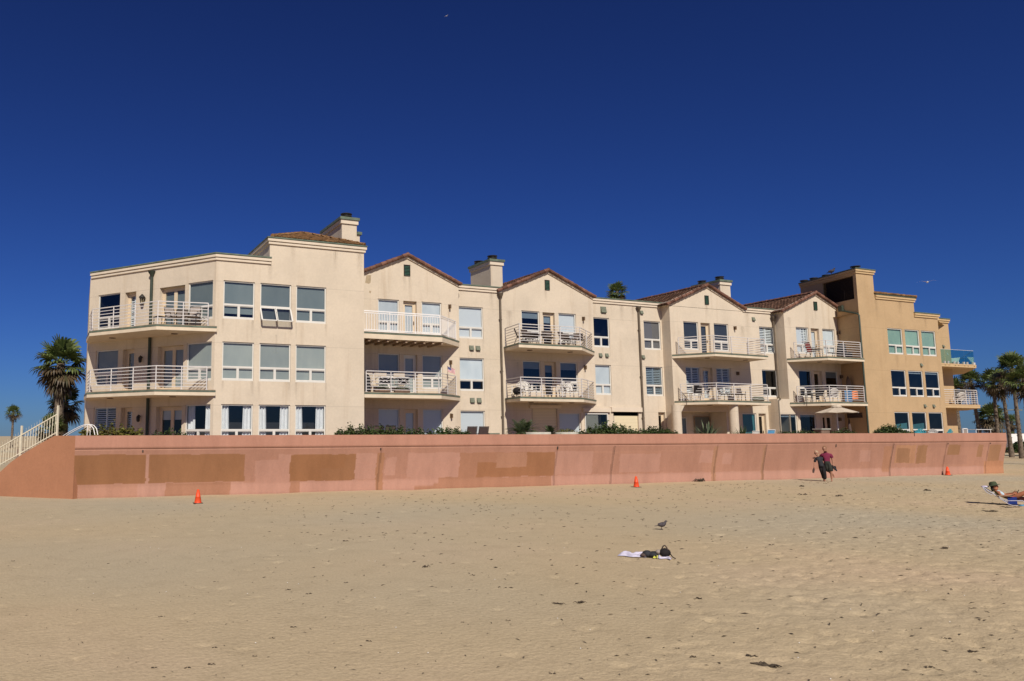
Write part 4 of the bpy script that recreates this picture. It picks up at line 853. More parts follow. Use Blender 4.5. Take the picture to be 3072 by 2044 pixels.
# ================================================================== PLANTS
def leaf_cloud(blobs, n, size, seed, spread=.35):
    """leaf quads scattered through the outer part of several ellipsoids"""
    rg = np.random.default_rng(seed); bl = np.array(blobs); w = bl[:, 3] * bl[:, 5]; k = rg.choice(len(bl), n, p=w / w.sum())
    d = rg.normal(size=(n, 3)); d /= np.linalg.norm(d, axis=1)[:, None]; d[:, 2] = np.abs(d[:, 2]) * 1.15 - .15
    r = 1 - spread * rg.random(n) ** 1.4 + .12 * rg.normal(size=n)
    c = bl[k, :3] + d * bl[k, 3:6] * r[:, None]
    a = rg.normal(size=(n, 3)); a[:, 2] *= .5; a = a + d * .3; a /= np.linalg.norm(a, axis=1)[:, None]; bv = np.cross(a, d + .5 * rg.normal(size=(n, 3))); bv /= np.linalg.norm(bv, axis=1)[:, None]
    s = size * (.6 + .8 * rg.random(n))[:, None]; a = a * s; bv = bv * s * .42
    v = np.stack([c - a, c + bv * 1.0 - a * .1, c + a, c - bv - a * .1], 1).reshape(-1, 3)
    return v, np.arange(4 * n).reshape(n, 4)
def hedge(name, label, blobs, n, size, seed, mat='leafg', group=None, cat='hedge', twigs=0):
    c = np.mean([b[:2] for b in blobs], 0); t = thing(name, label, cat, (c[0], c[1], Z1), group)
    v, f = leaf_cloud(blobs, int(n * 1.7), size * 1.35, seed, .5); npobj('foliage', v, f, mat, t)
    rg = random.Random(seed); mb = MB()
    for b in blobs:
        for k in range(4 + twigs):
            x, y = b[0] + rg.uniform(-.7, .7) * b[3], b[1] + rg.uniform(-.6, .6) * b[4]; mb.tube([(b[0] + (x - b[0]) * .4, b[1] + (y - b[1]) * .4, Z1), (x, y, b[2] + b[5] * rg.uniform(.1, .85))], [.02, .006], 4)
    mb.build('stems', 'twig', t); return t
def hb(x0, x1, off, tops, z=1.95, dy=.42):
    """blobs of a hedge along the seawall: tops = heights at equal steps"""
    n = len(tops); out = []
    for i, tp in enumerate(tops):
        x = x0 + (x1 - x0) * (i + .5) / n; y = 32.40 - .0641 * (x - .99) + off; out.append((x, y, z, (x1 - x0) / n * .72, dy, tp - z))
    return out
hedge('hedge', 'yellow-green straggly hedge on the wall top at the far left', hb(1.15, 3.6, .55, (2.66, 2.74, 2.80, 2.82, 2.78, 2.74, 2.66)), 3600, .05, 1, 'leafy', twigs=6)
hedge('shrub', 'low sparse purple-brown shrub in front of the double doors', hb(4.0, 5.5, 1.5, (2.6, 2.68, 2.62)), 700, .05, 2, 'leafg', cat='shrub', twigs=10)
hedge('hedge', 'dark green hedge below the shaded left gable bay', hb(11.8, 16.1, .8, (2.66, 2.80, 2.79, 2.76, 2.74, 2.76, 2.74, 2.70, 2.68), dy=.36), 6000, .052, 3)
hedge('hedge', 'rounded dark hedge just left of the two brown sling chairs', hb(16.0, 18.3, .5, (2.56, 2.68, 2.72, 2.70, 2.56), dy=.36), 3200, .05, 4)
hedge('hedge', 'long domed dark hedge in front of the beige roller shutter', hb(24.3, 28.0, .65, (2.56, 2.72, 2.82, 2.86, 2.86, 2.80, 2.68, 2.58)), 6500, .052, 5)
hedge('hedge', 'low dark hedge left of the first round column', hb(27.9, 30.3, .65, (2.62, 2.76, 2.74, 2.68, 2.52)), 3600, .05, 6)
hedge('hedge', 'low patchy hedge in front of the wide ground-floor windows', hb(37.2, 40.2, .8, (2.48, 2.50, 2.55, 2.60, 2.54, 2.45)), 2600, .05, 7)
hedge('shrub', 'small green shrub beneath the beige umbrella', hb(42.0, 43.7, 1.5, (2.52, 2.66, 2.68, 2.54)), 1800, .05, 8, cat='shrub')
hedge('shrub', 'mounded rusty green shrub against the tan end block', hb(44.3, 47.3, .7, (2.6, 2.78, 2.88, 2.84, 2.70, 2.56, 2.48)), 4600, .055, 9, cat='shrub')
def strap_plant(name, label, x, y, zc, n, L, seed, mat='blade', droop=.5, w=.03, cat='plant', spread=1.25, base=Z1):
    rg = random.Random(seed); t = thing(name, label, cat, (x, y, base)); mb = MB()
    for k in range(n):
        az = rg.uniform(0, 6.283); el = rg.uniform(.15, spread); l = L * rg.uniform(.7, 1.1); p = Vector((x + rg.uniform(-.05, .05), y + rg.uniform(-.05, .05), zc)); d = Vector((math.cos(az) * math.sin(el), math.sin(az) * math.sin(el), math.cos(el))); sd = Vector((-math.sin(az), math.cos(az), 0)); vs = []
        for i in range(6): f = i / 5; ww = w * (.5 + 1.6 * f if f < .5 else 2.6 * (1 - f)) + .003; vs += [p - sd * ww, p + sd * ww]; d = (d + Vector((0, 0, -droop * .16 * (1 + f)))).normalized(); p = p + d * l / 5
        mb.add(vs, [(2 * i, 2 * i + 1, 2 * i + 3, 2 * i + 2) for i in range(5)])
    mb.build('leaves', mat, t, fixn=False); MB().tube([(x, y, base), (x, y, zc + .05)], [.09, .06], 8).build('stem', 'twig', t); return t
def sago(label, x, y, zc, n, L, seed):
    rg = random.Random(seed); t = thing('sago_palm', label, 'palm', (x, y, Z1)); mb = MB()
    for k in range(n):
        az = rg.uniform(0, 6.283); el = rg.uniform(.25, 1.5); d = Vector((math.cos(az) * math.sin(el), math.sin(az) * math.sin(el), math.cos(el))); p = Vector((x, y, zc)); sd = Vector((-math.sin(az), math.cos(az), 0))
        for i in range(9):
            nd = (d + Vector((0, 0, -.13))).normalized(); p2 = p + d * L / 9; lw = L * .26 * math.sin(math.pi * (i + .7) / 10)
            for s in (-1, 1):
                for h in (0, .5): a = p.lerp(p2, h); tip = a + sd * s * lw + d * lw * .7 + Vector((0, 0, lw * .15)); mb.add([a, a + d * .035, tip], [(0, 1, 2)])
            p, d = p2, nd
    mb.build('fronds', 'blade', t, fixn=False); MB().tube([(x, y, Z1), (x, y, zc)], [.14, .12], 9).build('trunk', 'trunk', t)
sago('tallest sago palm behind the first pale round planter', 22.15, 33.55, 2.45, 46, .85, 1); sago('sago palm leaning right behind the first pale round planter', 22.85, 33.9, 2.55, 34, .75, 2); sago('lower sago palm left of the beige roller shutter', 23.95, 33.43, 2.35, 40, .62, 3)
strap_plant('bird_of_paradise', 'large grey-green strap-leaved plant in front of the dark porch', 33.5, 32.3, 1.95, 60, 1.2, 4, 'bop', .35, .045, spread=.85); strap_plant('bird_of_paradise', 'spiky green strap-leaved plant beside the second round column', 35.95, 32.2, 1.9, 70, 1.0, 5, 'blade', .3, .03, spread=.95)
for lb, x, y, rx in (('left pale round concrete planter between the palms', 22.6, 32.55, .62), ('right pale round concrete planter with red flowers', 24.3, 32.5, .58)):
    t = thing('planter', lb, 'planter', (x, y, Z1)); MB().lathe((x, y, Z1), [(.40, 0), (rx, .55), (rx, 1.03), (rx - .07, 1.03), (rx - .07, .95)], 24).build('bowl', 'planter', t)
    if x > 24: v, f = leaf_cloud([(x, y, Z1 + .98, .5, .5, .22)], 500, .04, 31); npobj('flowers', v, f, 'leafy', t)
# palms -------------------------------------------------------------
def fan(mb, base, d, L, pet, rg, seg=20, droop=.5):
    """one fan leaf: a stalk, then pleated strips with drooping tips"""
    d = d.normalized(); sd = d.cross(Vector((0, 0, 1))); sd = sd.normalized() if sd.length > .01 else Vector((1, 0, 0)); up = sd.cross(d).normalized()
    mb.tube([base, base + d * pet * .5 + Vector((0, 0, .02)), base + d * pet], [.035, .025, .018], 4); c = base + d * pet
    roll = rg.uniform(-.5, .5); sd = (sd * math.cos(roll) + up * math.sin(roll)).normalized(); up = sd.cross(d).normalized()
    for k in range(seg):
        a = -1.9 + 3.8 * k / (seg - 1); r = d * math.cos(a) + sd * math.sin(a) + up * .10 * (k % 2); l = L * (.72 + .28 * math.cos(a * .6)) * rg.uniform(.9, 1.08); tng = (sd * math.cos(a) - d * math.sin(a))
        g = Vector((0, 0, -1)); w = L * .105
        p1 = c + r * l * .45 + g * droop * .05 * L; p2 = c + r * l * .78 + g * droop * .22 * L; p3 = c + r * l * .95 + g * droop * (.5 + .3 * rg.random()) * L
        mb.add([c, p1 - tng * w * .75, p1 + tng * w * .75, p2 - tng * w * .5, p2 + tng * w * .5, p3], [(0, 1, 2), (1, 3, 4, 2), (3, 5, 4)])
def palm(label, x, y, zc, Rr, seed, z0=0., nf=30, skirt=1., trunk_r=.24, lean=(0, 0), dead=.25, group=None, seg=18, low=-.55):
    rg = random.Random(seed); t = thing('fan_palm', label, 'palm tree', (x, y, z0), group); H = zc - z0; n = 14; pts = []; rs = []
    for i in range(n + 1): f = i / n; pts.append((x + lean[0] * f ** 1.4, y + lean[1] * f ** 1.4, z0 + H * f)); rs.append(trunk_r * (1.25 - .45 * f + (.25 if f < .08 else 0)) * rg.uniform(.95, 1.05))
    tm = MB().tube(pts, rs, 12)
    for k in range(int(H * 26)):                     # old leaf bases
        f = rg.random() ** .6; a = rg.uniform(0, 6.28); i = min(n - 1, int(f * n)); r = trunk_r * (1.22 - .45 * f); px, py, pz = pts[0][0] + lean[0] * f ** 1.4, pts[0][1] + lean[1] * f ** 1.4, z0 + H * f
        q = Vector((px + math.cos(a) * r, py + math.sin(a) * r, pz)); o = Vector((math.cos(a), math.sin(a), .9)) * rg.uniform(.05, .12); s = Vector((-math.sin(a), math.cos(a), 0)) * .05; tm.add([q - s, q + s, q + o + s * .4, q + o - s * .4], [(0, 1, 2, 3)])
    tm.build('trunk', 'trunk', t); top = Vector(pts[-1]); g = MB(); dd_ = MB()
    for k in range(nf):
        f = (k + .5) / nf; el = 1.42 - (1.42 - low) * f ** .9 + rg.uniform(-.12, .12); az = k * 2.39996 + rg.uniform(-.3, .3)
        d = Vector((math.cos(az) * math.cos(el), math.sin(az) * math.cos(el), math.sin(el))); fan(dd_ if f > 1 - dead else g, top + Vector((0, 0, -.25 * f * Rr)), d, Rr * .58 * rg.uniform(.8, 1.12), Rr * .46 * rg.uniform(.8, 1.15), rg, seg, .12 + .6 * f)
    for k in range(int(12 * skirt)):                 # hanging dead leaves
        az = rg.uniform(0, 6.28); el = rg.uniform(-1.35, -.8); d = Vector((math.cos(az) * math.cos(el), math.sin(az) * math.cos(el), math.sin(el))); fan(dd_, top + Vector((0, 0, -rg.uniform(.2, .9) * Rr * .6)), d, Rr * .42, Rr * .30, rg, max(8, seg // 2), .9)
    g.build('crown', 'frond', t, fixn=False)
    if dd_.f: dd_.build('dead_fronds', 'fronddead', t, fixn=False)
    return t
palm('tall fan palm with shaggy brown skirt at the left end of the building', .62, 60.3, 7.75, 2.15, 1, nf=30, skirt=1.6, trunk_r=.34, dead=.34, low=-1.05, seg=22)
palm('shorter dark fan palm tucked behind the tall left palm', 1.15, 64.5, 5.0, 1.5, 2, nf=30, skirt=1.6, trunk_r=.24, dead=.4, low=-.9)
palm('young bushy fan palm at the foot of the tall left palm', .2, 58.5, 2.9, 1.25, 3, nf=26, skirt=.6, trunk_r=.2, dead=.3)
palm('small distant fan palm on a thin bare trunk at the far left', -6.47, 165, 7.0, 1.75, 4, nf=34, skirt=.8, trunk_r=.2, seg=12)
palm('fan palm showing only its crown above the middle roofline', 58.16, 67.9, 18.3, 1.35, 5, nf=34, skirt=1.4, trunk_r=.2, seg=14, low=-1.0)
PG = 'tall fan palms beyond the right end of the building'
for lb, x, y, zc, r, ln, s, sk in (('leaning fan palm just right of the lower tan balcony', 91.0, 51.05, 8.0, 1.55, (-.45, .2), 11, 1.2), ('fan palm second from the tan balcony with a dense dark crown', 90.4, 49.1, 7.8, 1.75, (.1, 0), 12, 1.3), ('fan palm third from the tan balcony with a gently curved trunk', 89.2, 47.4, 7.4, 1.75, (-.1, .2), 13, 1.5), ('tallest fan palm near the right edge of the photo', 85.5, 44.6, 8.6, 2.1, (.05, .1), 14, 1.6), ('fan palm cut by the right edge of the photo', 86.9, 43.5, 7.6, 1.9, (0, 0), 15, 1.5)):
    palm(lb, x, y, zc, r * .9, s, nf=25, skirt=sk * .45, trunk_r=.155, lean=ln, dead=.35, low=-.45, seg=16)
palm('low bushy fan palm behind the tall trunks', 96.6, 53, 4.3, 1.75, 16, nf=40, skirt=1.2, trunk_r=.25, low=-.9, seg=16, dead=.4)
palm('slender young palm trunk propped by stakes at the right edge', 70.3, 35.95, 6.6, 1.5, 17, nf=24, skirt=1, trunk_r=.2)
palm('dark fan palm half hidden behind the tan balconies', 81.5, 47.6, 6.7, 1.3, 18, nf=30, skirt=1.4, trunk_r=.22, dead=.5)
palm('small far palm above the dark bushes on the right', 124, 65.5, 4.1, 1.3, 19, nf=22, skirt=.6, trunk_r=.2, seg=10)
t = thing('street_lamp', 'thin grey street lamp with a curved arm between the palms', 'street lamp', (96.5, 52.0, 0)); MB().tube([(96.5, 52, 0), (96.5, 52, 4.0), (96.6, 51.95, 4.5), (97.3, 51.6, 4.9), (98.0, 51.2, 4.95)], [.09, .07, .06, .05, .05], 8).build('pole', 'ventgrey', t); MB().bar((97.8, 51.3, 4.93), (98.5, 50.95, 4.9), .22, .12).build('lamp_head', 'ventgrey', t)
t = thing('trailer', 'white box trailer parked far behind the palms on the right', 'trailer', (110, 57.4, 0)); B_ = Fr((108.3, 58.2), (.88, -.48)); MB().bx(B_, 0, 3.4, -1.2, 1.2, .7, 2.3).build('body', 'white', t)
for u in (.8, 2.6): c = B_(u, 1.15, .4); MB().tube([c - B_.n * .12, c + B_.n * .12], .38, 14).build('wheel', 'rubber', t)
for k, (lb, x, y, z, r) in enumerate((('dark bush left of the white trailer', 113.5, 61, 1.4, 1.7), ('dark bush beneath the far small palm', 122, 64, 1.3, 1.8), ('dark bush at the foot of the tall right palms', 96, 49.5, .9, 1.4))):
    t = thing('bush', lb, 'bush', (x, y, 0)); v, f = leaf_cloud([(x, y, z * .6, r * 1.6, r, z * 1.1)], 1500, .2, 60 + k); npobj('foliage', v, f, 'leafg', t); MB().tube([(x, y, 0), (x, y, z)], [.2, .1], 6).build('stems', 'twig', t)
mb = MB(); rg = random.Random(5)
for k in range(3): mb.tube([(86 + k * .3, 44.3 - k * .25, .25 + .05 * k), (91 + k * .2, 41.5 - k * .3, .55 - .1 * k)], .13, 7)
lg = mb.build('driftwood_pile', 'wood'); tag(lg, 'low pile of grey logs on the sand by the right palms', 'driftwood')
# ================================================================== FURNITURE
def frame_obj(parts, name, label, cat, loc, rz=0, group=None, sc=1):
    t = thing(name, label, cat, (0, 0, 0), group)
    for nm, mb, mat in parts: mb.build(nm, mat, t)
    return place(t, loc, rz, sc)
def sling_chair(seat='sling', metal='iron', back=.95):
    a = MB(); b = MB(); legs = []
    a.add([(-.24, .22, back), (.24, .22, back), (.24, .06, .42), (-.24, .06, .42), (.24, -.42, .46), (-.24, -.42, .46)], [(0, 1, 2, 3), (3, 2, 4, 5)])
    for s in (-1, 1):
        b.tube([(s * .26, .24, back + .03), (s * .26, .06, .42), (s * .26, -.44, .46)], .018, 6); b.tube([(s * .29, .14, .66), (s * .30, -.36, .64), (s * .29, -.40, .45)], .018, 6)
    b.bar((-.26, .23, back + .02), (.26, .23, back + .02), .03); out = [('seat', a, seat), ('frame', b, metal)]
    for s in (-1, 1):
        for y0, y1 in ((-.38, -.46), (.08, .26)): l = MB(); l.tube([(s * .26, y0, .46), (s * .27, y1, 0)], .018, 6); out.append(('leg', l, metal))
    return out
def resin_chair():
    a = MB(); seat = [(-.25, -.28, .41), (.25, -.28, .41), (.24, .2, .37), (-.24, .2, .37)]; a.add(seat + [(x, y, z - .03) for x, y, z in seat], [(0, 1, 2, 3), (7, 6, 5, 4), (0, 4, 5, 1), (1, 5, 6, 2), (3, 2, 6, 7), (0, 3, 7, 4)])
    b = MB(); n = 9
    for k in range(n): f = (k + .5) / n * 2 - 1; h = .90 - .16 * f * f * f * f - .05 * f * f; x = .20 * f; b.bar((x, .20, .38), (x * 1.25, .20 + .17, h), .034, .02, up=(0, 1, .2))
    b.tube([(.30 * math.sin(a_), .36 - .10 * (1 - math.cos(a_)) * .6, .66 + .24 * math.cos(a_)) for a_ in np.linspace(-1.75, 1.75, 13)], .022, 6)
    c = MB(); 
    for s in (-1, 1): c.bar((s * .30, .24, .62), (s * .31, -.26, .62), .06, .03)
    out = [('seat', a, 'resin'), ('backrest', b, 'resin'), ('armrest', c, 'resin')]
    for s in (-1, 1):
        for y, y2 in ((-.24, -.28), (.2, .28)): l = MB(); l.bar((s * .27, y, .62 if y < 0 else .5), (s * .28, y2, 0), .05, .035); out.append(('leg', l, 'resin'))
    return out
def table(w=.9, d=.7, h=.72, mat='iron', r=None):
    a = MB()
    if r: a.lathe((0, 0, h - .03), [(r, 0), (r, .03)], 20)
    else: a.bx(ID, -w / 2, w / 2, -d / 2, d / 2, h - .03, h)
    out = [('tabletop', a, mat)]
    for x in (-1, 1):
        for y in (-1, 1): l = MB(); k = (r * .6 if r else 0); l.tube([(x * (k or w / 2 - .05), y * (k or d / 2 - .05), h - .03), (x * (k or w / 2 - .05) * 1.05, y * (k or d / 2 - .05) * 1.05, 0)], .018, 6); out.append(('leg', l, mat))
    return out
def adirondack(mat):
    a = MB(); b = MB(); c = MB()
    for k in range(6): y = -.30 + k * .10; a.bx(ID, -.27, .27, y, y + .085, .38 - k * .025, .40 - k * .025)
    for k in range(7): f = (k - 3) / 3; b.bar((f * .22, .26, .25), (f * .31, .62, .98 - .14 * f * f), .078, .02, up=(0, 1, .5))
    for z in (.5, .75): b.bar((-.27, .39 + (z - .5) * .5, z), (.27, .39 + (z - .5) * .5, z), .05, .02)
    for s in (-1, 1): c.bx(ID, s * .36 - .06, s * .36 + .06, -.36, .42, .54, .565)
    out = [('seat', a, mat), ('backrest', b, mat), ('armrest', c, mat)]
    for s in (-1, 1): l = MB(); l.bar((s * .31, -.30, 0), (s * .31, -.30, .54), .09, .025); out.append(('leg', l, mat)); l = MB(); l.bar((s * .29, -.32, .36), (s * .29, .55, .03), .10, .025); out.append(('leg', l, mat))
    return out
def lounger(mat='resin'):
    a = MB(); a.add([(-.32, -.9, .34), (.32, -.9, .34), (.32, .35, .34), (-.32, .35, .34)], [(0, 1, 2, 3)]); b = MB(); b.add([(-.32, .35, .34), (.32, .35, .34), (.30, .95, .92), (-.30, .95, .92)], [(0, 1, 2, 3)]); f = MB()
    for s in (-1, 1): f.bar((s * .33, -.92, .32), (s * .33, .9, .32), .06); f.bar((s * .33, .35, .33), (s * .31, .97, .93), .05)
    f.bar((-.33, -.92, .32), (.33, -.92, .32), .06); out = [('seat', a, mat), ('backrest', b, mat), ('frame', f, mat)]
    for s in (-1, 1):
        for y in (-.8, .6): l = MB(); l.bar((s * .32, y, .32), (s * .32, y, 0), .05); out.append(('leg', l, mat))
    return out
A_ = R(-52)
# balcony A, top floor
frame_obj(sling_chair(), 'patio_chair', 'grey-brown sling chair by the double doors of the top left balcony', 'chair', (5.12, 36.75, D3), R(25))
frame_obj(sling_chair(), 'patio_chair', 'grey-brown sling chair at the right end of the top left balcony', 'chair', (6.05, 36.1, D3), R(-30))
frame_obj(sling_chair(back=.8), 'patio_chair', 'low dark folding chair between the two sling chairs of the top left balcony', 'chair', (5.62, 36.7, D3), R(170))
frame_obj(table(.5, .5, .5), 'side_table', 'small dark side table by the downpipe of the top left balcony', 'table', (4.62, 36.9, D3), R(20))
# balcony C, middle floor
def xchair():
    a = MB(); a.bx(ID, -.30, .30, -.25, .25, .42, .46); b = MB(); 
    for s in (-1, 1): b.bar((s * .30, .25, .42), (s * .30, .30, .98), .03)
    b.bx(ID, -.32, .32, .27, .30, .80, .98); c = MB(); z0, z1 = .46, .76
    for p, q in (((-.30, -.27, .42), (.30, -.27, .76)), ((-.30, -.27, .76), (.30, -.27, .42)), ((-.31, -.27, .76), (.31, -.27, .76)), ((-.31, -.27, .42), (.31, -.27, .42)), ((-.31, -.27, 0), (-.31, -.27, .76)), ((.31, -.27, 0), (.31, -.27, .76)), ((-.31, .25, .7), (-.31, -.27, .76)), ((.31, .25, .7), (.31, -.27, .76))): c.bar(p, q, .032)
    p_ = MB(); p_.bx(ID, -.29, .29, -.22, -.20, .43, .75); return [('seat', a, 'brownsling'), ('backrest', b, 'beige'), ('crossed_frame', c, 'rail'), ('painted_shade_panel', p_, 'iron')]  # dark panel added to imitate the shade behind the crossed frame
Z2c = D2 + .06
frame_obj(xchair(), 'patio_chair', 'left cream director chair with crossed legs behind the middle-floor rail of the left gable bay', 'chair', (15.86, 36.45, Z2c), 0, sc=(1, 1, 1.08)); frame_obj(xchair(), 'patio_chair', 'right cream director chair with crossed legs beside the white door of the left gable bay', 'chair', (16.88, 36.4, Z2c), 0, sc=(1, 1, 1.08))
frame_obj(sling_chair('beige', 'rail'), 'patio_chair', 'cream chair seen sideways left of the two director chairs', 'chair', (15.15, 36.9, Z2c), R(-60))
for lb, x in (('left brown planter box with low plants behind the middle-floor rail', 15.6), ('right brown planter box with low plants behind the middle-floor rail', 16.7)):
    t = thing('planter_box', lb, 'planter', (x, 35.95, Z2c)); mb = MB(); mb.bx(ID, x - .42, x + .42, 35.86, 36.06, Z2c, Z2c + .20); mb.build('box', 'brick', t); v, f = leaf_cloud([(x, 35.96, Z2c + .2, .4, .1, .18)], 350, .04, int(x * 7)); npobj('plants', v, f, 'blade', t)
t = thing('barbecue', 'dark covered barbecue in the left corner of the middle-floor gable balcony', 'barbecue', (14.85, 36.5, Z2c)); MB().ball((14.85, 36.5, Z2c + .70), (.30, .28, .30), 8).build('cover', 'black', t); MB().lathe((14.85, 36.5, Z2c), [(.28, 0), (.31, .70)], 14).build('cart', 'charcoal', t)
t = thing('flag', 'small American flag on a stick fixed to the balcony rail', 'flag', (19.55, 36.25, Z2c + .6)); MB().tube([(19.55, 36.25, Z2c + .5), (19.5, 36.2, 6.06)], .012, 6).build('pole', 'wood', t)
def fp(u, v): return (19.51 + u * .46, 36.2 - .05 * math.sin(u * 5), 6.03 - u * .16 - v * .26 - .02 * math.sin(u * 6))
st = MB()
for k in range(13):
    for j in range(8):
        u0, u1, v0, v1 = j / 8, (j + 1) / 8, k / 13, (k + 1) / 13; st.add([fp(u0, v0), fp(u1, v0), fp(u1, v1), fp(u0, v1)], [(0, 1, 2, 3)], 0 if k % 2 == 0 else 1)
fl = st.build('cloth', ['flagred', 'white'], t); can = MB()
for j in range(4): u0, u1 = j * .1, (j + 1) * .1; a = [Vector(fp(u, v)) - Vector((0, .006, 0)) for u, v in ((u0, 0), (u1, 0), (u1, 7 / 13), (u0, 7 / 13))]; can.add(a, [(0, 1, 2, 3)])
can.build('canton', 'flagblue', fl); stars = MB()
for r_ in range(4):
    for c_ in range(5): p = Vector(fp(.04 + c_ * .08, .06 + r_ * .13)) - Vector((0, .011, 0)); stars.add([p + Vector((.008, 0, 0)), p + Vector((0, 0, .008)), p - Vector((.008, 0, 0)), p - Vector((0, 0, .008))], [(0, 1, 2, 3)])
stars.build('stars', 'white', fl)
# balcony D
def wick(seat='wicker'): return sling_chair('wicker', 'wicker', .86)
for lb, x, y, rz in (('dark wicker chair at the left corner of the top balcony of the second gable', 24.35, 36.7, R(60)), ('dark wicker chair left of the long table on the second gable top balcony', 24.95, 36.75, R(15)), ('dark wicker chair behind the long table on the second gable top balcony', 25.5, 37.3, 0), ('dark wicker chair right of the long table by the dark door', 26.35, 36.8, R(-25)), ('dark wicker chair left of the small white table on the second gable top balcony', 27.5, 36.8, R(20)), ('dark wicker chair behind the small white table on the second gable top balcony', 28.1, 37.25, 0), ('dark wicker chair right of the small white table on the second gable top balcony', 28.65, 36.9, R(-30))):
    frame_obj(wick(), 'wicker_chair', lb, 'chair', (x, y, D3), rz, 'dark wicker chairs on the top balcony of the second gable')
frame_obj(table(1.2, .7, .60, 'wicker'), 'patio_table', 'long dark table on the top balcony of the second gable', 'table', (25.45, 36.7, D3)); frame_obj(table(.55, .45, .48, 'resin'), 'side_table', 'small white table on the top balcony of the second gable', 'table', (28.05, 36.7, D3))
c0 = frame_obj(resin_chair(), 'resin_chair', 'white slatted plastic chair second from left on the second gable middle balcony', 'chair', (25.0, 36.75, D2), R(8), 'white plastic chairs on the middle balcony of the second gable')
for lb, x, y, rz in (('white plastic chair turned sideways beside the black barbecue', 24.35, 36.85, R(-62)), ('greyish white plastic chair seen from behind by the dark door', 26.9, 36.7, R(205)), ('rightmost white slatted plastic chair on the second gable middle balcony', 27.95, 36.8, R(-6))): dup(c0, (x, y, D2), rz, lb)
t = thing('barbecue', 'black kettle barbecue at the left end of the second gable middle balcony', 'barbecue', (24.05, 36.5, D2)); MB().ball((24.05, 36.5, D2 + .32), (.27, .27, .22), 8).build('kettle', 'black', t); l = MB(); [l.tube([(24.05 + .15 * math.cos(a), 36.5 + .15 * math.sin(a), D2 + .3), (24.05 + .28 * math.cos(a), 36.5 + .28 * math.sin(a), D2)], .015, 5) for a in (0, 2.1, 4.2)]; l.build('legs', 'iron', t)
frame_obj(table(.4, .4, .42, 'iron'), 'side_table', 'low dark side table between the white plastic chairs', 'table', (26.35, 36.9, D2))
# balcony E, middle floor
frame_obj(sling_chair('black', 'rail'), 'folding_chair', 'black folding chair with white frame on the third gable middle balcony', 'chair', (37.6, 36.9, D2), R(150)); frame_obj(sling_chair('black', 'rail', .8), 'folding_chair', 'low black chair with splayed legs left of the third gable balcony bend', 'chair', (38.25, 36.8, D2), R(-150))
frame_obj(table(.6, .5, .5, 'white'), 'side_table', 'white side table at the left of the third gable middle balcony', 'table', (36.98 + .25, 37.2, D2)); frame_obj(wick(), 'wicker_chair', 'dark wicker chair under the shade of the third gable middle balcony', 'chair', (39.75, 37.0, D2), R(30)); frame_obj(wick(), 'wicker_chair', 'dark wicker chair right of the cream cushion on the third gable balcony', 'chair', (41.3, 37.1, D2), R(-25))
frame_obj(table(1.3, .6, .45, 'wicker'), 'coffee_table', 'long low dark table on the third gable middle balcony', 'table', (40.6, 36.75, D2)); t = MB().bx(ID, -.22, .22, -.06, .06, 0, .34).build('cushion', 'beige'); tag(t, 'cream cushion propped on the low dark table', 'cushion'); place(t, (40.55, 36.8, D2 + .46), R(6))
t = frame_obj([('dome', MB().ball((0, 0, .12), (.5, .35, .2), 8), 'ventgrey')], 'covered_grill', 'grey domed cover lying at the right end of the third gable balcony', 'cover', (42.4, 36.6, D2))
t = MB().bx(ID, -.09, .09, -.09, .09, 0, .26).build('plant_pot', 'beige'); tag(t, 'small cream pot near the bend of the third gable balcony', 'pot'); place(t, (38.6, 36.2, D2))
# balcony F
frame_obj(sling_chair('red', 'iron', 1.0), 'patio_chair', 'red-backed chair on the top balcony next to the tan block', 'chair', (47.1, 36.2, D3), R(70)); frame_obj(table(.6, .6, .62, 'iron'), 'side_table', 'small dark table beside the red-backed chair', 'table', (47.75, 36.3, D3))
t = thing('covered_chair', 'navy covered chair on the right of the top balcony next to the tan block', 'chair', (49.85, 36.0, D3)); mb = MB(); mb.lathe((49.85, 36.0, D3), [(.38, 0), (.36, .4), (.30, .8), (.27, 1.0), (.16, 1.08)], 14, sy=.8); mb.build('cover', 'charcoal', t); mb = MB(); mb.bx(ID, 49.5, 50.2, 35.5, 35.75, D3 + .02, D3 + .42); mb.build('skirt', 'charcoal', t)
frame_obj(table(.8, .5, .40, 'iron'), 'coffee_table', 'low black table left of the navy covered chair', 'table', (49.0, 36.0, D3))
frame_obj(resin_chair(), 'resin_chair', 'white plastic chair seen from behind on the middle balcony by the tan block', 'chair', (48.5, 36.0, D2), R(160)); frame_obj(table(.8, .5, .78, 'resin'), 'side_table', 'white table at the left end of the middle balcony by the tan block', 'table', (46.75, 36.5, D2)); frame_obj(sling_chair('black', 'iron', .8), 'patio_chair', 'black chair in the shade of the middle balcony by the tan block', 'chair', (47.6, 36.2, D2), R(180))
frame_obj(table(.7, .5, .55, 'iron'), 'side_table', 'low dark table below the black window of the middle balcony by the tan block', 'table', (46.6, 35.95, D2))
t = MB().add([(x, -.04 - .05 * math.sin(x * 9), z) for z in (.0, .4, .8) for x in np.linspace(-.4, .4, 9)], [(j * 9 + i, j * 9 + i + 1, j * 9 + i + 10, j * 9 + i + 9) for j in range(2) for i in range(8)], 0, True).build('towel', 'bluetowel'); tag(t, 'blue towel draped behind the rail beside the tan block', 'towel'); place(t, (49.35, 35.45, D2))
t = MB().add([(x, -.04 - .05 * math.sin(x * 8 + 1), z) for z in (.0, .3, .6) for x in np.linspace(-.32, .32, 9)], [(j * 9 + i, j * 9 + i + 1, j * 9 + i + 10, j * 9 + i + 9) for j in range(2) for i in range(8)], 0, True).build('towel', 'orange'); tag(t, 'orange-red towel draped behind the rail beside the tan block', 'towel'); place(t, (50.08, 35.5, D2 + .2))
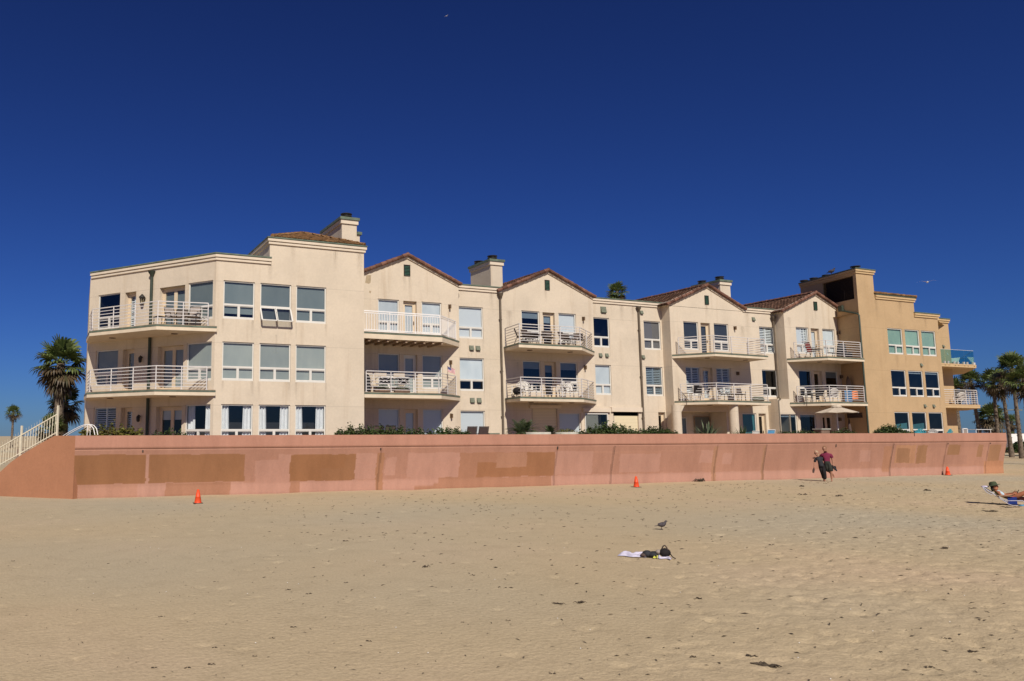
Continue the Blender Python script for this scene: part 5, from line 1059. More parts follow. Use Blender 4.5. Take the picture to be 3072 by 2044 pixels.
t = thing('surfboard', 'dark surfboard leaning in the shaded corner of the middle balcony', 'surfboard', (51.0, 36.2, D2)); mb = MB(); pr = [(0, .02), (.3, .15), (.8, .22), (1.3, .2), (1.7, .1), (1.85, .01)]; mb.add([Vector((-.1 * z, s * w, z)) for z, w in pr for s in (-1, 1)], [(2 * i, 2 * i + 1, 2 * i + 3, 2 * i + 2) for i in range(5)]); b_ = mb; o = MB(); o.v = [v + Vector((50.85, 36.3, D2)) for v in mb.v]; o.f, o.m, o.sm = mb.f, mb.m, mb.sm; o.build('board', 'brownsling', t); MB().bx(ID, 50.84, 50.9, 36.27, 36.33, D2, D2 + .1).build('fin', 'black', t)
# tan block balconies
frame_obj(lounger(), 'sun_lounger', 'left white sun lounger behind the glass balustrade', 'sun lounger', (63.6, 37.4, D3), R(100), sc=1.05); frame_obj(lounger(), 'sun_lounger', 'right white sun lounger behind the glass balustrade', 'sun lounger', (66.3, 38.9, D3), R(-80), sc=1.05)
frame_obj(resin_chair(), 'resin_chair', 'white chair behind the bars of the lower tan balcony', 'chair', (62.6, 36.3, D2), R(150)); frame_obj(table(.8, .6, .5, 'resin'), 'side_table', 'white table beside the chair on the lower tan balcony', 'table', (63.6, 36.7, D2))
# terrace
b0 = frame_obj(sling_chair('brownsling', 'brownsling', .98), 'sling_chair', 'left brown sling chair with its back to the beach', 'chair', (18.88, 32.85, Z1 + .30), R(180), 'brown sling chairs at the wall'); dup(b0, (19.5, 32.8, Z1 + .30), R(180), 'right brown sling chair with its back to the beach')
MB_ = MB().bx(ID, 18.4, 20.2, 32.3, 33.4, Z1 + .02, Z1 + .30); st_ = MB_.build('terrace_step', 'concrete'); structure(st_)
d0 = frame_obj(sling_chair('brownsling', 'iron', 1.32), 'sling_chair', 'left dark chair back in the shade behind the long hedge', 'chair', (14.9, 35.1, Z1 + .02), R(180), 'dark chairs behind the hedge'); dup(d0, (15.55, 35.05, Z1 + .02), R(180), 'right dark chair back in the shade behind the long hedge')
t = MB().bx(ID, -.3, .3, -.3, .3, 0, .98).build('utility_box', 'ventgrey'); tag(t, 'grey utility box at the foot of the first brown downpipe', 'utility box'); place(t, (20.9, 34.2, Z1 + .01))
frame_obj(sling_chair('skyblue', 'white', 1.1), 'beach_chair', 'light blue canvas chair at the corner of the third gable ground floor', 'chair', (37.95, 32.2, Z1 + .02), R(185), sc=(1.25, 1, 1)); frame_obj(sling_chair('resin', 'resin', 1.03), 'patio_chair', 'white chair back left of the light blue canvas chair', 'chair', (37.9, 33.2, Z1 + .02), R(180))
t = thing('patio_umbrella', 'open beige patio umbrella in front of the shaded ground floor', 'umbrella', (44.3, 32.6, Z1)); MB().tube([(44.3, 32.6, Z1 + .05), (44.3, 32.6, 4.1)], .028, 8).build('pole', 'white', t); MB().lathe((44.3, 32.6, Z1), [(.28, 0), (.28, .06), (.06, .10), (.05, .4)], 16).build('base', 'concrete', t)
mb = MB(); n = 8; rimr, zr, za = 1.22, 3.68, 4.06
for k in range(n):
    a0, a1 = 2 * math.pi * (k + .3) / n, 2 * math.pi * (k + 1.3) / n; P = lambda r, a, z: (44.3 + r * math.cos(a), 32.6 + r * math.sin(a), z); m = 5
    for i in range(m):
        r0, r1 = .16 + (rimr - .16) * i / m, .16 + (rimr - .16) * (i + 1) / m; zf = lambda r: za - (za - zr) * (r / rimr) ** 1.1; mid = (a0 + a1) / 2; c = lambda r: r * math.cos((a1 - a0) / 2)
        mb.add([P(r0, a0, zf(r0)), P(r1, a0, zf(r1)), P(c(r1), mid, zf(r1) - .03 * (r1 / rimr)), P(c(r0), mid, zf(r0) - .03 * (r0 / rimr)), P(r1, a1, zf(r1)), P(r0, a1, zf(r0))], [(0, 1, 2, 3), (3, 2, 4, 5)])
cn = mb.build('canopy', 'beige', t); mb = MB(); mb.lathe((44.3, 32.6, 4.02), [(.30, 0), (.20, .10), (.03, .14)], 8, smooth=False); mb.build('vent_cap', 'beige', cn)
for k in range(n): a = 2 * math.pi * (k + .3) / n; MB().tube([(44.3, 32.6, 4.0), (44.3 + rimr * math.cos(a), 32.6 + rimr * math.sin(a), zr - .02)], .012, 4).build('rib', 'white', t)
t = thing('brick_barbecue', 'low brown brick barbecue with pale top near the umbrella', 'barbecue', (42.4, 32.3, Z1)); MB().bx(ID, 42.05, 42.75, 32.0, 32.5, Z1 + .01, 2.65).build('body', 'brick', t); MB().bx(ID, 42.0, 42.8, 31.95, 32.55, 2.652, 2.71).build('top', 'planter', t)
sg = thing('wall_plaque', 'dark rectangular plaque on the shaded side of the tan block', 'plaque', tuple(eT(4.4, .04, 3.6))); MB().bx(eT, 3.7, 5.0, .01, .05, 3.47, 3.80).build('board', 'wicker', sg); MB().bx(eT, 3.85, 4.85, .052, .058, 3.60, 3.66).build('relief', 'brownsling', sg)
t = thing('closed_umbrella', 'closed dark red umbrella standing in the shaded corner', 'umbrella', (50.6, 36.4, Z1)); MB().lathe((50.6, 36.4, Z1 + .35), [(.17, 0), (.13, .8), (.03, 1.55)], 8).build('canopy', 'red' if 0 else 'brownsling', t); MB().tube([(50.6, 36.4, Z1), (50.6, 36.4, Z1 + 2.0)], .02, 6).build('pole', 'iron', t)
for lb, x, y, rz, m_ in (('left turquoise slat-backed garden chair on the wall top', 48.2, 30.7, R(160), 'turq'), ('white slat-backed garden chair between the turquoise chairs', 49.35, 30.75, R(165), 'resin'), ('right turquoise slat-backed garden chair on the wall top', 50.45, 30.6, R(190), 'turq')): frame_obj(adirondack(m_), 'garden_chair', lb, 'chair', (x, y, Z1 + .18), rz, 'slat-backed garden chairs on the terrace', 1.02)
frame_obj(table(1.6, .8, 1.14, 'white'), 'terrace_table', 'white framed table near the right end of the wall', 'table', (55.5, 31.3, Z1 + .02)); frame_obj(lounger('resin'), 'sun_lounger', 'white reclined lounger right of the tan block', 'sun lounger', (52.6, 31.6, Z1 + .2), R(60))
t = thing('folding_chair', 'upright white framed chair with grey sling near the right end of the wall', 'chair', (54.1, 31.2, Z1)); mb = MB(); [mb.bar(p, q, .05) for p, q in (((53.85, 31.2, Z1), (53.85, 31.2, 2.72)), ((54.3, 31.2, Z1), (54.3, 31.2, 2.72)), ((53.85, 31.2, 2.7), (54.3, 31.2, 2.7)))]; mb.build('frame', 'white', t); MB().bx(ID, 53.88, 54.27, 31.21, 31.23, 2.1, 2.66).build('backrest', 'sling', t)
# ================================================================== BEACH THINGS
def cone(label, x, y, h=.50, rz=0):
    z = sand_z(x, y) - .01; t = thing('traffic_cone', label, 'traffic cone', (x, y, z), 'orange cones along the seawall'); mb = MB(); w = .16; mb.bx(ID, x - w, x + w, y - w, y + w, z, z + .03); mb.build('base', 'rubber', t)
    MB().lathe((x, y, z + .03), [(.135, 0), (.13, .015), (.095, h * .42), (.098, h * .425), (.092, h * .45), (.042, h - .03), (.03, h - .028)], 20).build('body', 'cone', t)
cone('orange cone in front of the brown patches at the left of the wall', 5.08, 28.43); cone('orange cone in front of the middle of the pink wall', 25.06, 28.5); cone('orange cone against the right end of the pink wall', 48.3, 29.0)
def weed(seed, n=10, L=.35, h=.07):
    rg = random.Random(seed); mb = MB()
    for k in range(n):
        a = rg.uniform(-.5, .5) + (math.pi if rg.random() < .5 else 0); p = Vector((rg.uniform(-.12, .12), rg.uniform(-.06, .06), .015)); pts = []; l = L * rg.uniform(.4, 1.1)
        for i in range(6): f = i / 5; pts.append(p + Vector((math.cos(a) * l * f, math.sin(a) * l * f * .6 + .04 * math.sin(f * 5 + k), h * math.sin(math.pi * f) * rg.uniform(.3, 1.2)))); a += rg.uniform(-.3, .3)
        mb.tube(pts, [.012, .018, .02, .016, .012, .004], 5)
    for k in range(n): p = Vector((rg.uniform(-.15, .15), rg.uniform(-.08, .08), rg.uniform(.01, h))); d = Vector((rg.uniform(-1, 1), rg.uniform(-.6, .6), rg.uniform(-.2, .5))) * .10; s = Vector((-d.y, d.x, .02)) * .3; mb.add([p - d, p + s, p + d, p - s], [(0, 1, 2, 3)])
    return mb
big = [('longest arched kelp strand lying in the right foreground', 7.16, 6.28, .42, 12, .42, .07), ('ring-shaped dry seaweed clump left of the white towel', 6.54, 13.1, .34, 9, .3, .08), ('tangled dry weed heap at the foot of the pink wall', 30.75, 30.3, .9, 16, .45, .16), ('feathery seaweed clump left of the long double strand', 6.9, 9.58, .28, 9, .3, .05), ('humped seaweed strand in the middle foreground', 7.22, 9.5, .30, 10, .32, .08), ('dark branching seaweed lying far right of the white towel', 17.7, 10.8, .40, 9, .35, .06), ('hooked seaweed strand in the lower right corner area', 9.66, 5.72, .24, 9, .3, .06), ('seaweed scrap lying directly below the lounging person', 29.2, 15.7, .7, 8, .4, .04), ('seaweed scrap left of and below the lounging person', 27.2, 15.2, .7, 8, .35, .04)]
for i, (lb, x, y, s, n, L, h) in enumerate(big): o = weed(100 + i, n, L, h).build('seaweed', 'weed'); tag(o, lb, 'seaweed'); place(o, (x, y, sand_z(x, y)), random.uniform(-.9, .2), s)
protos = [weed(200 + i, 4, .2, .045) for i in range(4)]; first = []
small = [(7.43, 9.33), (14.87, 14.09), (17.71, 13.59), (18.59, 12.58), (11.37, 6.61), (10.04, 6.19), (8.62, 5.53), (14.45, 9.49), (9.01, 9.05), (4.89, 6.9), (17.55, 12.7), (14.77, 12.63), (6.65, 6.8), (6.74, 7.1), (10.01, 5.87), (7.31, 6.6), (6.92, 12.05), (4.66, 12.27), (1.89, 9.24), (3.0, 9.8), (2.61, 9.39), (2.23, 8.71), (1.51, 11.04), (1.72, 8.59), (1.15, 15.78), (-.52, 16.87), (1.47, 8.56), (1.14, 8.7), (3.6, 12.08), (3.82, 11.66), (2.67, 13.23), (6.4, 16.91), (3.72, 14.72), (5.72, 9.03), (5.11, 9.17), (3.63, 8.8), (32.07, 25.61), (27.97, 22.26), (28.33, 21.66), (28.51, 21.16), (34.64, 21.72)]
for i, (x, y) in enumerate(small):
    k = i % 4
    if i < 4: o = protos[k].build('seaweed', 'weed'); first.append(o); tag(o, 'small scrap of dried seaweed lying alone on the open sand', 'seaweed', 'small scraps of seaweed scattered on the sand')
    else: o = first[k].copy(); COL.objects.link(o)
    far = y > 20; place(o, (x, y, sand_z(x, y)), random.uniform(-.8, .3), random.uniform(.14, .36) * (2.8 if far else .7 if x < 6 else 1))
nb = 4200; bx_ = RNG.uniform(-2, 40, nb); by_ = 5 + 24 * RNG.random(nb) ** 1.5; bz = np.array([sand_z(a, b) for a, b in zip(bx_, by_)]) + .004; s = RNG.uniform(.004, .026, nb) * (1 + by_ / 40) * np.clip(.45 + bx_ / 14, .4, 1.1); an = RNG.uniform(0, 6.28, nb); e1 = np.stack([np.cos(an) * s * 1.8, np.sin(an) * s * 1.8, s * .2], 1); e2 = np.stack([-np.sin(an) * s * .5, np.cos(an) * s * .5, s * .35], 1); c = np.stack([bx_, by_, bz], 1)
o = npobj('beach_debris', np.stack([c - e1, c + e2, c + e1, c - e2 * .4 + [0, 0, .01]], 1).reshape(-1, 3), np.arange(4 * nb).reshape(nb, 4), 'bits'); tag(o, 'tiny dark bits of weed and shell strewn over the sand', 'debris', kind='stuff')
nb = 60; bx_ = RNG.uniform(0, 22, nb); by_ = RNG.uniform(5.5, 18, nb); bz = np.array([sand_z(a, b) for a, b in zip(bx_, by_)]) + .006; c = np.stack([bx_, by_, bz], 1); s = .010
o = npobj('shell_bits', np.stack([c + [-s, 0, 0], c + [0, -s, .004], c + [s, 0, 0], c + [0, 0, s]], 1).reshape(-1, 3), np.arange(4 * nb).reshape(nb, 4), 'white'); tag(o, 'tiny white shell chips strewn over the sand', 'shells', kind='stuff')
# towel group
X0, Y0 = 11.08, 12.42; rx_, ry_ = .664, -.748                       # direction of the towel edge (to the right of the photo)
TW = Fr((X0, Y0), (rx_, ry_)); zb = sand_z(X0, Y0) - .0
def crumple(u0, u1, t0, t1, h, seed, n=26):
    mb = MB(); g = np.linspace(0, 1, n); A, B2 = np.meshgrid(g, g, indexing='ij'); hh = fbm(A * 3 + seed, B2 * 3 + seed * 2, .8, seed, 3) * h + h * .55; ed = np.minimum(np.minimum(A, 1 - A), np.minimum(B2, 1 - B2)); hh *= np.clip(ed * 7, .12, 1)
    w = .04 * np.sin(A * 9 + seed); vs = [TW(u0 + (u1 - u0) * A[i, j], t0 + (t1 - t0) * B2[i, j] + w[i, j], zb + .012 + max(.004, hh[i, j])) for i in range(n) for j in range(n)]
    return mb.add(vs, [(i * n + j, (i + 1) * n + j, (i + 1) * n + j + 1, i * n + j + 1) for i in range(n - 1) for j in range(n - 1)], 0, True)
o = crumple(-.52, .02, -.18, .16, .085, 3).build('towel', 'linen'); tag(o, 'crumpled white and lilac towel lying on the open sand', 'towel')
o = crumple(.20, .48, -.06, .16, .05, 5).build('bag', 'linen'); tag(o, 'flat white plastic bag with yellow corner under the black bag', 'bag'); y_ = crumple(.14, .24, -.02, .14, .05, 6).build('yellow_corner', 'yellow', o)
t = thing('beach_bag', 'black beach bag with a looped handle on the sand', 'bag', tuple(TW(.36, .05, zb))); mb = MB(); mb.ball(TW(.36, 0, zb + .11), (.12, .10, .085), 8); mb.build('body', 'black', t); MB().tube([TW(.29 + .14 * f, .02, zb + .14 + .11 * math.sin(math.pi * f)) for f in np.linspace(0, 1, 9)], .013, 6).build('handle', 'wicker', t); MB().tube([TW(.44, .03, zb + .13), TW(.50, .08, zb + .05), TW(.56, .1, zb + .02)], .010, 5).build('strap', 'black', t)
t = thing('clothes_pile', 'dark pile of folded clothes between the towel and the bag', 'clothes', tuple(TW(.12, 0, zb))); mb = MB(); mb.ball(TW(.03, .03, zb + .07), (.10, .09, .07), 8); mb.ball(TW(.15, .0, zb + .06), (.13, .10, .065), 8); mb.build('dark_clothes', 'charcoal', t); MB().ball(TW(-.02, .07, zb + .05), (.09, .06, .04), 7).build('brown_top', 'brownsling', t); MB().ball(TW(.25, .02, zb + .12), (.07, .06, .045), 7).build('grey_top', 'sling', t)
# birds
def bird(name, label, loc, rz, mat, sc=1, head=True):
    t = thing(name, label, 'bird', (0, 0, 0)); v = bpy.data.objects; mb = MB()
    prof = [(-.075, .115, .020), (-.05, .118, .040), (0, .125, .062), (.05, .14, .060), (.085, .165, .042), (.10, .195, .028), (.112, .215, .026), (.130, .222, .024), (.142, .221, .012)]
    mb.tube([(x, 0, z) for x, z, r in prof], [r for x, z, r in prof], 12); b = mb.build('body', mat, t)
    tl = MB(); tl.add([(-.05, -.025, .115), (-.05, .025, .115), (-.17, .035, .088), (-.17, -.035, .088), (-.05, -.025, .10), (-.05, .025, .10), (-.17, .035, .082), (-.17, -.035, .082)], [(0, 1, 2, 3), (7, 6, 5, 4), (0, 3, 7, 4), (1, 5, 6, 2), (3, 2, 6, 7)]); tl.build('tail', mat, t)
    for s in (-1, 1):
        w = MB(); w.ball((-.005, s * .052, .132), (.085, .016, .038), 6); w.build('wing', mat, t)
        l = MB(); l.tube([(.005, s * .025, .09), (.0, s * .025, .05), (.012, s * .025, .004)], [.012, .007, .006], 5)
        for k in (-.4, 0, .4): l.tube([(.012, s * .025, .005), (.012 + .03 * math.cos(k), s * .025 + .03 * math.sin(k), .003)], .004, 4)
        l.build('leg', 'brownsling', t)
    MB().tube([(.147, 0, .220), (.170, 0, .213)], [.007, .002], 5).build('beak', 'black', t); return place(t, loc, rz, sc)
bird('pigeon', 'grey pigeon walking on the sand behind the towel', (14.55, 15.7, sand_z(14.55, 15.7) + .005), R(-43), 'graybird', .98); bird('pigeon', 'dark bird perched on the roof edge of the tan block', (51.2, 37.3, 13.68), R(-75), 'graybird', 1.9)
t = thing('seagull', 'white seagull gliding in the sky right of the tan block', 'bird', (0, 0, 0)); MB().tube([(-.22, 0, 0), (-.1, 0, 0), (.05, 0, 0), (.18, 0, .02), (.25, 0, .02)], [.02, .06, .075, .05, .02], 8).build('body', 'whitebird', t)
for s in (-1, 1): w = MB(); w.add([(.08, s * .05, .03), (-.08, s * .05, .03), (-.10, s * .35, .10), (.07, s * .35, .12), (-.12, s * .68, .03), (-.05, s * .70, .04)], [(0, 1, 2, 3), (3, 2, 4, 5)]); w.build('wing', 'whitebird', t)
place(t, (63.8, 38.5, 14.3), R(35)); dup(t, (53.0, 97.0, 65.4), R(20), 'tiny white gull high in the dark blue upper sky', sc=.55)
# ================================================================== PEOPLE
def skin(name, chains, mat, parent, sub=1):
    """one continuous surface grown over a skeleton; every chain is a list of (x, y, z, radius); equal points are joined"""
    idx = {}; vs = []; rr = []; es = set()
    for ch in chains:
        pv = None
        for x, y, z, r in ch:
            k = (round(x, 3), round(y, 3), round(z, 3))
            if k not in idx: idx[k] = len(vs); vs.append((x, y, z)); rr.append(r)
            i = idx[k]
            if pv is not None and pv != i: es.add((pv, i))
            pv = i
    me = bpy.data.meshes.new(name); me.from_pydata(vs, list(es), []); ob = bpy.data.objects.new(name, me); COL.objects.link(ob)
    md = ob.modifiers.new('s', 'SKIN'); md.use_smooth_shade = True; md.branch_smoothing = .6
    for i, v in enumerate(me.skin_vertices[0].data): r = rr[i]; v.radius = r if hasattr(r, '__len__') else (r, r); v.use_root = (i == 0)
    sm = ob.modifiers.new('d', 'SUBSURF'); sm.levels = sm.render_levels = sub
    bpy.context.view_layer.update(); dg = bpy.context.evaluated_depsgraph_get(); m2 = bpy.data.meshes.new_from_object(ob.evaluated_get(dg)); ob.modifiers.clear(); old = ob.data; ob.data = m2; bpy.data.meshes.remove(old); m2.name = name
    m2.materials.clear(); m2.materials.append(M[mat])
    for p in m2.polygons: p.use_smooth = True
    if parent: ob.parent = parent
    return ob
def V3(*a): return Vector(a)
def hand(wrist, d, curl, side, L=.17):
    """five finger chains from the wrist along d; curl bends them towards 'curl'; side is the way the thumb points"""
    w = Vector(wrist); d = Vector(d).normalized(); c = Vector(curl).normalized(); s = Vector(side).normalized(); out = []; palm = w + d * L * .42
    base = [(*w, .024), (*(w + d * L * .2), .030), (*palm, .026)]; out.append(base)
    for k, (o, l) in enumerate(((.030, .40), (.010, .46), (-.011, .42), (-.031, .33))):
        r = .0085; a = palm + s * o * .5; b = w + d * L * .55 + s * o; e = b + d * L * l * .5 + c * L * .10; f = e + d * L * l * .25 + c * L * .20
        out.append([(*palm, .026), (*b, r + .002), (*e, r), (*f, r * .8)])
    b = w + d * L * .25; t1 = b + s * .045 + d * .015; t2 = t1 + s * .015 + d * .035 + c * .01; out.append([(*(w + d * L * .2), .030), (*t1, .011), (*t2, .008)]); return out
def head(t, c, yaw, tilt, hairmat, skinmat, glasses=False, longhair=False, r=.105, bald=False):
    """head with face: returns nothing, adds children to t; c = centre"""
    T = Matrix.Translation(c) @ Matrix.Rotation(yaw, 4, 'Z') @ Matrix.Rotation(tilt, 4, 'Y')
    def put(mb, nm, mat, par=t):
        mb.v = [T @ v for v in mb.v]; return mb.build(nm, mat, par)
    h = MB(); h.ball((0, 0, .015), (r * .74, r * .92, r * 1.06), 12)          # faces -y
    h.ball((0, -.022, -.055), (r * .56, r * .66, r * .60), 9); h.add([(-.014, -.090, -.012), (.014, -.090, -.012), (0, -.118, -.022), (0, -.090, .025)], [(0, 1, 2), (1, 3, 2), (3, 0, 2)])
    for s in (-1, 1): h.ball((s * r * .76, .005, -.005), (.012, .022, .032), 6)
    hd = put(h, 'head', skinmat)
    m = MB(); m.ball((0, -.083, -.066), (.026, .008, .006), 6); put(m, 'mouth', 'red')
    e = MB()
    for s in (-1, 1): e.ball((s * .032, -.090, .008), (.014, .010, .009), 6)
    if glasses:
        for s in (-1, 1): e.ball((s * .034, -.098, .008), (.030, .010, .022), 7)
        e.bar((-.075, -.085, .014), (.075, -.085, .014), .012)
    put(e, 'sunglasses' if glasses else 'eyes', 'black')
    k = MB(); k.ball((0, .018, .040), (r * .82, r * .93, r * 1.0), 10)
    vs = []; keep = MB()
    for f in k.f:
        cc = sum((k.v[i] for i in f), Vector()) / len(f)
        if cc.z > -.055 + max(0, (-cc.y)) * 1.25 and (cc.y > -.055 or cc.z > .075): keep.add([k.v[i] for i in f], [tuple(range(len(f)))], 0, True)
    if longhair:
        keep.ball((0, .055, -.05), (.075, .05, .12), 8)
    put(keep, 'hair', hairmat)
def torso_chain(hip, waist, chest, neck, rh, rw, rc): return [(*hip, rh), (*waist, rw), (*chest, rc), (*neck, .058)]
# --- man in magenta, local frame: x to the right of the photo, y away from the camera
pr = thing('person', 'man in magenta polo and dark shorts walking barefoot with shoes in his left hand', 'person', (0, 0, 0))
hip = (.10, 0, .95); wst = (.10, 0, 1.10); chs = (.10, 0, 1.34); nek = (.06, -.01, 1.50)
shL, shR = (.285, .0, 1.40), (-.085, .02, 1.40)
elL, wrL = (.36, .03, 1.12), (.36, -.03, .88)
elR, wrR = (-.22, .16, 1.18), (-.40, .17, 1.20)
hL, kL, aL = (.19, 0, .90), (.25, -.05, .50), (.25, .02, .09); hR, kR, aR = (.02, 0, .90), (.16, .04, .50), (.33, .40, .34)
body = [[(*hip, (.15, .11)), (*wst, (.14, .10)), (*chs, (.165, .11)), (*nek, .06), (.045, -.02, 1.60, .055)],
        [(*chs, (.165, .11)), (*shL, .07), (*elL, .055), (*wrL, .036)], [(*chs, (.165, .11)), (*shR, .07), (*elR, .055), (*wrR, .036)],
        [(*hip, (.15, .11)), (*hL, .095), (*kL, .062), (.255, .01, .30, .060), (*aL, .038), (.25, -.10, .035, .036), (.25, -.16, .022, .022)], [(*hip, (.15, .11)), (*hR, .095), (*kR, .062), (.25, .24, .42, .058), (*aR, .038), (.36, .42, .25, .036), (.375, .40, .18, .020)]]
body += hand(wrL, (0.1, -.1, -1), (-.5, -.6, 0), (-.3, -.9, 0)) + hand(wrR, (-1, -.1, -.1), (0, -1, -.2), (0, 0, 1))
skin('body', body, 'skin', pr, 2)
skin('polo_shirt', [[(.10, 0, .86, (.175, .135)), (.10, 0, .98, (.172, .132)), (*wst, (.165, .128)), (*chs, (.19, .135)), (.07, -.005, 1.49, .085)], [(*chs, (.185, .13)), (*shL, .095), (.345, .025, 1.19, .085)], [(*chs, (.19, .135)), (*shR, .095), (-.19, .12, 1.24, .085)]], 'magenta', pr, 2)
skin('shorts', [[(.10, 0, 1.10, (.18, .13)), (.10, 0, 1.02, (.19, .14)), (*hip, (.21, .15)), (*hL, .145), (.235, -.03, .62, .13), (.25, -.05, .50, .125)], [(*hip, (.21, .15)), (*hR, .145), (.13, .03, .60, .13), (.165, .05, .49, .125)]], 'olive', pr, 2)
head(pr, Vector((.03, -.04, 1.665)), R(-12), R(-4), 'hair', 'skin', True, r=.122)
mb = MB(); mb.ball((.34, -.06, .74), (.045, .05, .12), 7); mb.ball((.44, -.02, .69), (.06, .05, .12), 7); mb.build('belt', 'black', pr).name = 'shoe_soles' if 0 else 'strap'
MANPOS = Vector((36.65, 27.83, 0)); AZ = R(-53)
place(pr, (MANPOS.x, MANPOS.y, sand_z(36.65, 27.83) + .005), AZ, .975)
sh = thing('shoes', 'pair of dark shoes carried by the man in magenta', 'shoes', (0, 0, 0))
for k, (x, y, z, a) in enumerate(((.38, -.06, .72, .5), (.43, -.02, .66, .8))):
    s_ = MB(); s_.tube([(x - .06, y, z + .12), (x, y, z + .03), (x + .05, y, z - .06), (x + .08, y, z - .12)], [.03, .042, .04, .025], 9); s_.build('shoe', 'charcoal', sh)
place(sh, pr.location, AZ, .975)
# --- woman in dark clothes
pw = thing('person', 'woman in dark top and black trousers walking close beside the man', 'person', (0, 0, 0))
hip = (-.16, 0, .83); wst = (-.20, 0, .98); chs = (-.23, 0, 1.16); nek = (-.30, -.01, 1.29); shL, shR = (-.10, .02, 1.23), (-.385, 0, 1.21)
elR, wrR = (-.47, .0, .97), (-.50, -.06, .77); elL, wrL = (.02, .12, 1.02), (.12, .18, .95); hL, kL, aL = (-.09, 0, .78), (-.06, -.06, .43), (-.05, -.02, .08); hR, kR, aR = (-.22, 0, .78), (-.14, .02, .43), (-.10, .14, .10)
body = [[(*hip, (.135, .10)), (*wst, (.115, .085)), (*chs, (.135, .10)), (*nek, .048), (-.325, -.02, 1.37, .045)], [(*chs, (.135, .10)), (*shR, .050), (*elR, .036), (*wrR, .025)], [(*chs, (.135, .10)), (*shL, .050), (*elL, .036), (*wrL, .025)],
        [(*hip, (.135, .10)), (*hL, .085), (*kL, .055), (-.05, -.01, .26, .05), (*aL, .034), (-.06, -.11, .03, .032), (-.06, -.17, .02, .02)], [(*hip, (.135, .10)), (*hR, .085), (*kR, .055), (-.11, .1, .27, .05), (*aR, .034), (-.11, .05, .03, .032), (-.11, -.01, .02, .02)]]
body += hand(wrR, (-.15, -.1, -1), (.3, -.8, 0), (.3, -.9, 0), .155) + hand(wrL, (1, .1, -.2), (0, .8, -.3), (0, 0, 1), .155)
skin('body', body, 'skin', pw, 2)
skin('top', [[(-.16, 0, .72, (.205, .15)), (-.17, 0, .84, (.20, .15)), (*wst, (.185, .14)), (*chs, (.205, .145)), (-.285, -.01, 1.27, .095)], [(*chs, (.155, .12)), (*shR, .088), (*elR, .066)], [(*chs, (.155, .12)), (*shL, .088), (*elL, .066)]], 'charcoal', pw, 2)
skin('trousers', [[(-.20, 0, 1.0, (.15, .11)), (*hip, (.19, .14)), (*hL, .132), (*kL, .102), (-.05, -.01, .24, .096), (-.05, -.02, .09, .088)], [(*hip, (.19, .14)), (*hR, .132), (*kR, .102), (-.11, .1, .25, .095), (-.10, .13, .11, .086)]], 'black', pw, 2)
head(pw, Vector((-.355, -.03, 1.445)), R(-25), R(-14), 'hair_pale', 'skin', True, True, .115)
place(pw, (MANPOS.x, MANPOS.y, pr.location.z), AZ, .975)
sh = thing('sandals', 'dark red sandals dangling from the woman in dark clothes', 'shoes', (0, 0, 0))
for k in (0, 1): s_ = MB(); s_.tube([(-.50 - .02 * k, -.10 + .05 * k, .66), (-.53 - .02 * k, -.10 + .05 * k, .55), (-.56, -.10 + .05 * k, .43)], [.03, .045, .04], 8); s_.build('sandal', 'brownsling', sh)
place(sh, pr.location, AZ, .975)
# --- lounging person in a low beach chair
CH = Vector((30.3, 16.38, sand_z(30.3, 16.38))); CZ = R(-61)
ch = thing('beach_chair', 'low folding beach chair with blue and green canvas and pale tubes', 'beach chair', (0, 0, 0))
def two(f, **k): 
    mb = MB()
    for y in (-.27, .27): f(mb, y)
    return mb
[MB().tube([(-.62, y, .60), (-.32, y, .36), (-.06, y, .13), (.0, y, .12)], .014, 7).build('back_frame', 'alu', ch) for y in (-.27, .27)]; [MB().tube([(-.06, y, .16), (.40, y, .19), (.50, y, .10), (.44, y, .02)], .014, 7).build('seat_frame', 'alu', ch) for y in (-.27, .27)]
[MB().tube([(-.62, y, .58), (-.52, y, .42), (-.38, y, .34)], .012, 6).build('rear_strut', 'alu', ch) for y in (-.27, .27)]
[MB().tube([(-.16, y, .22), (.02, y, .06), (.12, y, .02), (.3, y, .02)], .012, 6).build('leg', 'alu', ch) for y in (-.27, .27)]
[MB().bar((-.26, y * 1.1, .33), (.16, y * 1.1, .33), .05, .03).build('armrest', 'wood', ch) for y in (-.27, .27)]
mb = MB(); pts = [(-.61, .585), (-.46, .455), (-.32, .345), (-.18, .225), (-.06, .135)]
for i in range(4): (xa, za), (xb, zb_) = pts[i], pts[i + 1]; mb.quad((xa, -.26, za), (xb, -.26, zb_), (xb, .26, zb_), (xa, .26, za))
mb.build('back_canvas', 'greenband', ch); mb = MB(); mb.quad((-.06, -.26, .135), (.42, -.26, .17), (.42, .26, .17), (-.06, .26, .135)); mb.quad((.02, -.275, .30), (.26, -.275, .30), (.26, -.275, .06), (.02, -.275, .06)); mb.build('seat_canvas', 'navy', ch); MB().ball((-.56, 0, .60), (.11, .20, .035), 8).build('headrest', 'lilac', ch)
place(ch, CH, CZ)
pl = thing('person', 'sun-tanned person in an olive hat reclining in a low beach chair and reading', 'person', (0, 0, 0))
hip = (.08, 0, .24); wst = (-.04, 0, .30); chs = (-.20, 0, .40); nek = (-.30, 0, .49)
kA, aA = (.58, -.10, .50), (.86, -.10, .10); kB, aB = (.55, .13, .22), (1.0, .15, .09)
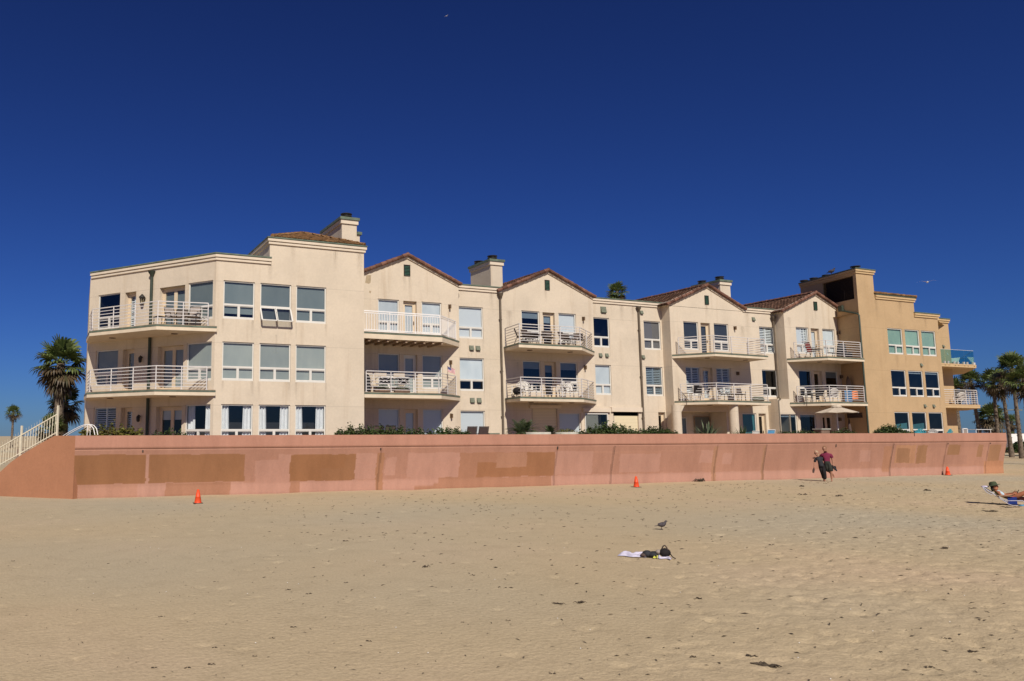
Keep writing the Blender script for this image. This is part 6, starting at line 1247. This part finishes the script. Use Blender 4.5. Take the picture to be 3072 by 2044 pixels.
body = [[(*hip, (.15, .11)), (*wst, (.13, .09)), (*chs, (.15, .10)), (*nek, .05), (-.31, 0, .53, .05)], [(*chs, (.15, .10)), (-.22, -.19, .43, .055), (-.13, -.27, .31, .042), (.16, -.16, .38, .028)], [(*chs, (.15, .10)), (-.22, .19, .43, .055), (-.13, .27, .31, .042), (.16, .14, .40, .028)],
        [(*hip, (.15, .11)), (.14, -.09, .25, .10), (*kA, .062), (.72, -.10, .32, .058), (*aA, .036), (.96, -.10, .05, .034), (1.02, -.10, .045, .02)], [(*hip, (.15, .11)), (.14, .09, .24, .10), (*kB, .065), (.78, .14, .15, .058), (*aB, .038), (1.04, .15, .17, .034), (1.06, .15, .22, .02)]]
body += hand((.16, -.16, .38), (1, .35, .35), (0, .8, .2), (0, .2, 1), .16) + hand((.16, .14, .40), (1, -.35, .35), (0, -.8, .2), (0, -.2, 1), .16)
skin('body', body, 'skin_tan', pl, 2)
skin('top', [[(.0, 0, .285, (.14, .10)), (*chs, (.162, .112)), (-.255, 0, .445, (.12, .075))], [(*chs, (.162, .112)), (-.22, -.18, .435, .064)], [(*chs, (.162, .112)), (-.22, .18, .435, .064)]], 'pale', pl, 2)
skin('shorts', [[(.02, 0, .27, (.142, .105)), (*hip, (.16, .12)), (.14, -.09, .25, .112), (.24, -.10, .31, .10)], [(*hip, (.16, .12)), (.14, .09, .24, .112), (.24, .10, .235, .10)]], 'red', pl, 2)
head(pl, Vector((-.30, 0, .60)), R(90), R(20), 'hair_dark', 'skin_tan', True, True, .112)
mb = MB(); T_ = Matrix.Translation((-.325, 0, .665)) @ Matrix.Rotation(R(-14), 4, 'Y'); mb.lathe((0, 0, 0), [(.20, -.012), (.20, -.004), (.118, .005), (.112, .05), (.095, .10), (.05, .118)], 20); mb.v = [T_ @ v for v in mb.v]; mb.build('hat', 'hat', pl)
place(pl, CH, CZ)
bk = MB(); bk.add([(.25, -.11, .36), (.25, .10, .37), (.33, .10, .53), (.33, -.11, .53), (.262, -.11, .352), (.262, .10, .362), (.342, .10, .522), (.342, -.11, .522)], [(0, 1, 2, 3), (7, 6, 5, 4), (0, 4, 5, 1), (3, 2, 6, 7), (0, 3, 7, 4), (1, 5, 6, 2)]); o = bk.build('book', 'iron'); tag(o, 'dark tablet or book held up by the reclining person', 'book'); place(o, CH, CZ)
mb = MB(); mb.ball((.42, -.30, .03), (.14, .07, .03), 7); o = mb.build('towel', 'skyblue'); tag(o, 'small light blue towel on the sand under the beach chair', 'towel'); place(o, CH, CZ)
for o in bpy.data.objects:
    if o.type == 'MESH' and not o.data.materials: o.data.materials.append(M['trim'])
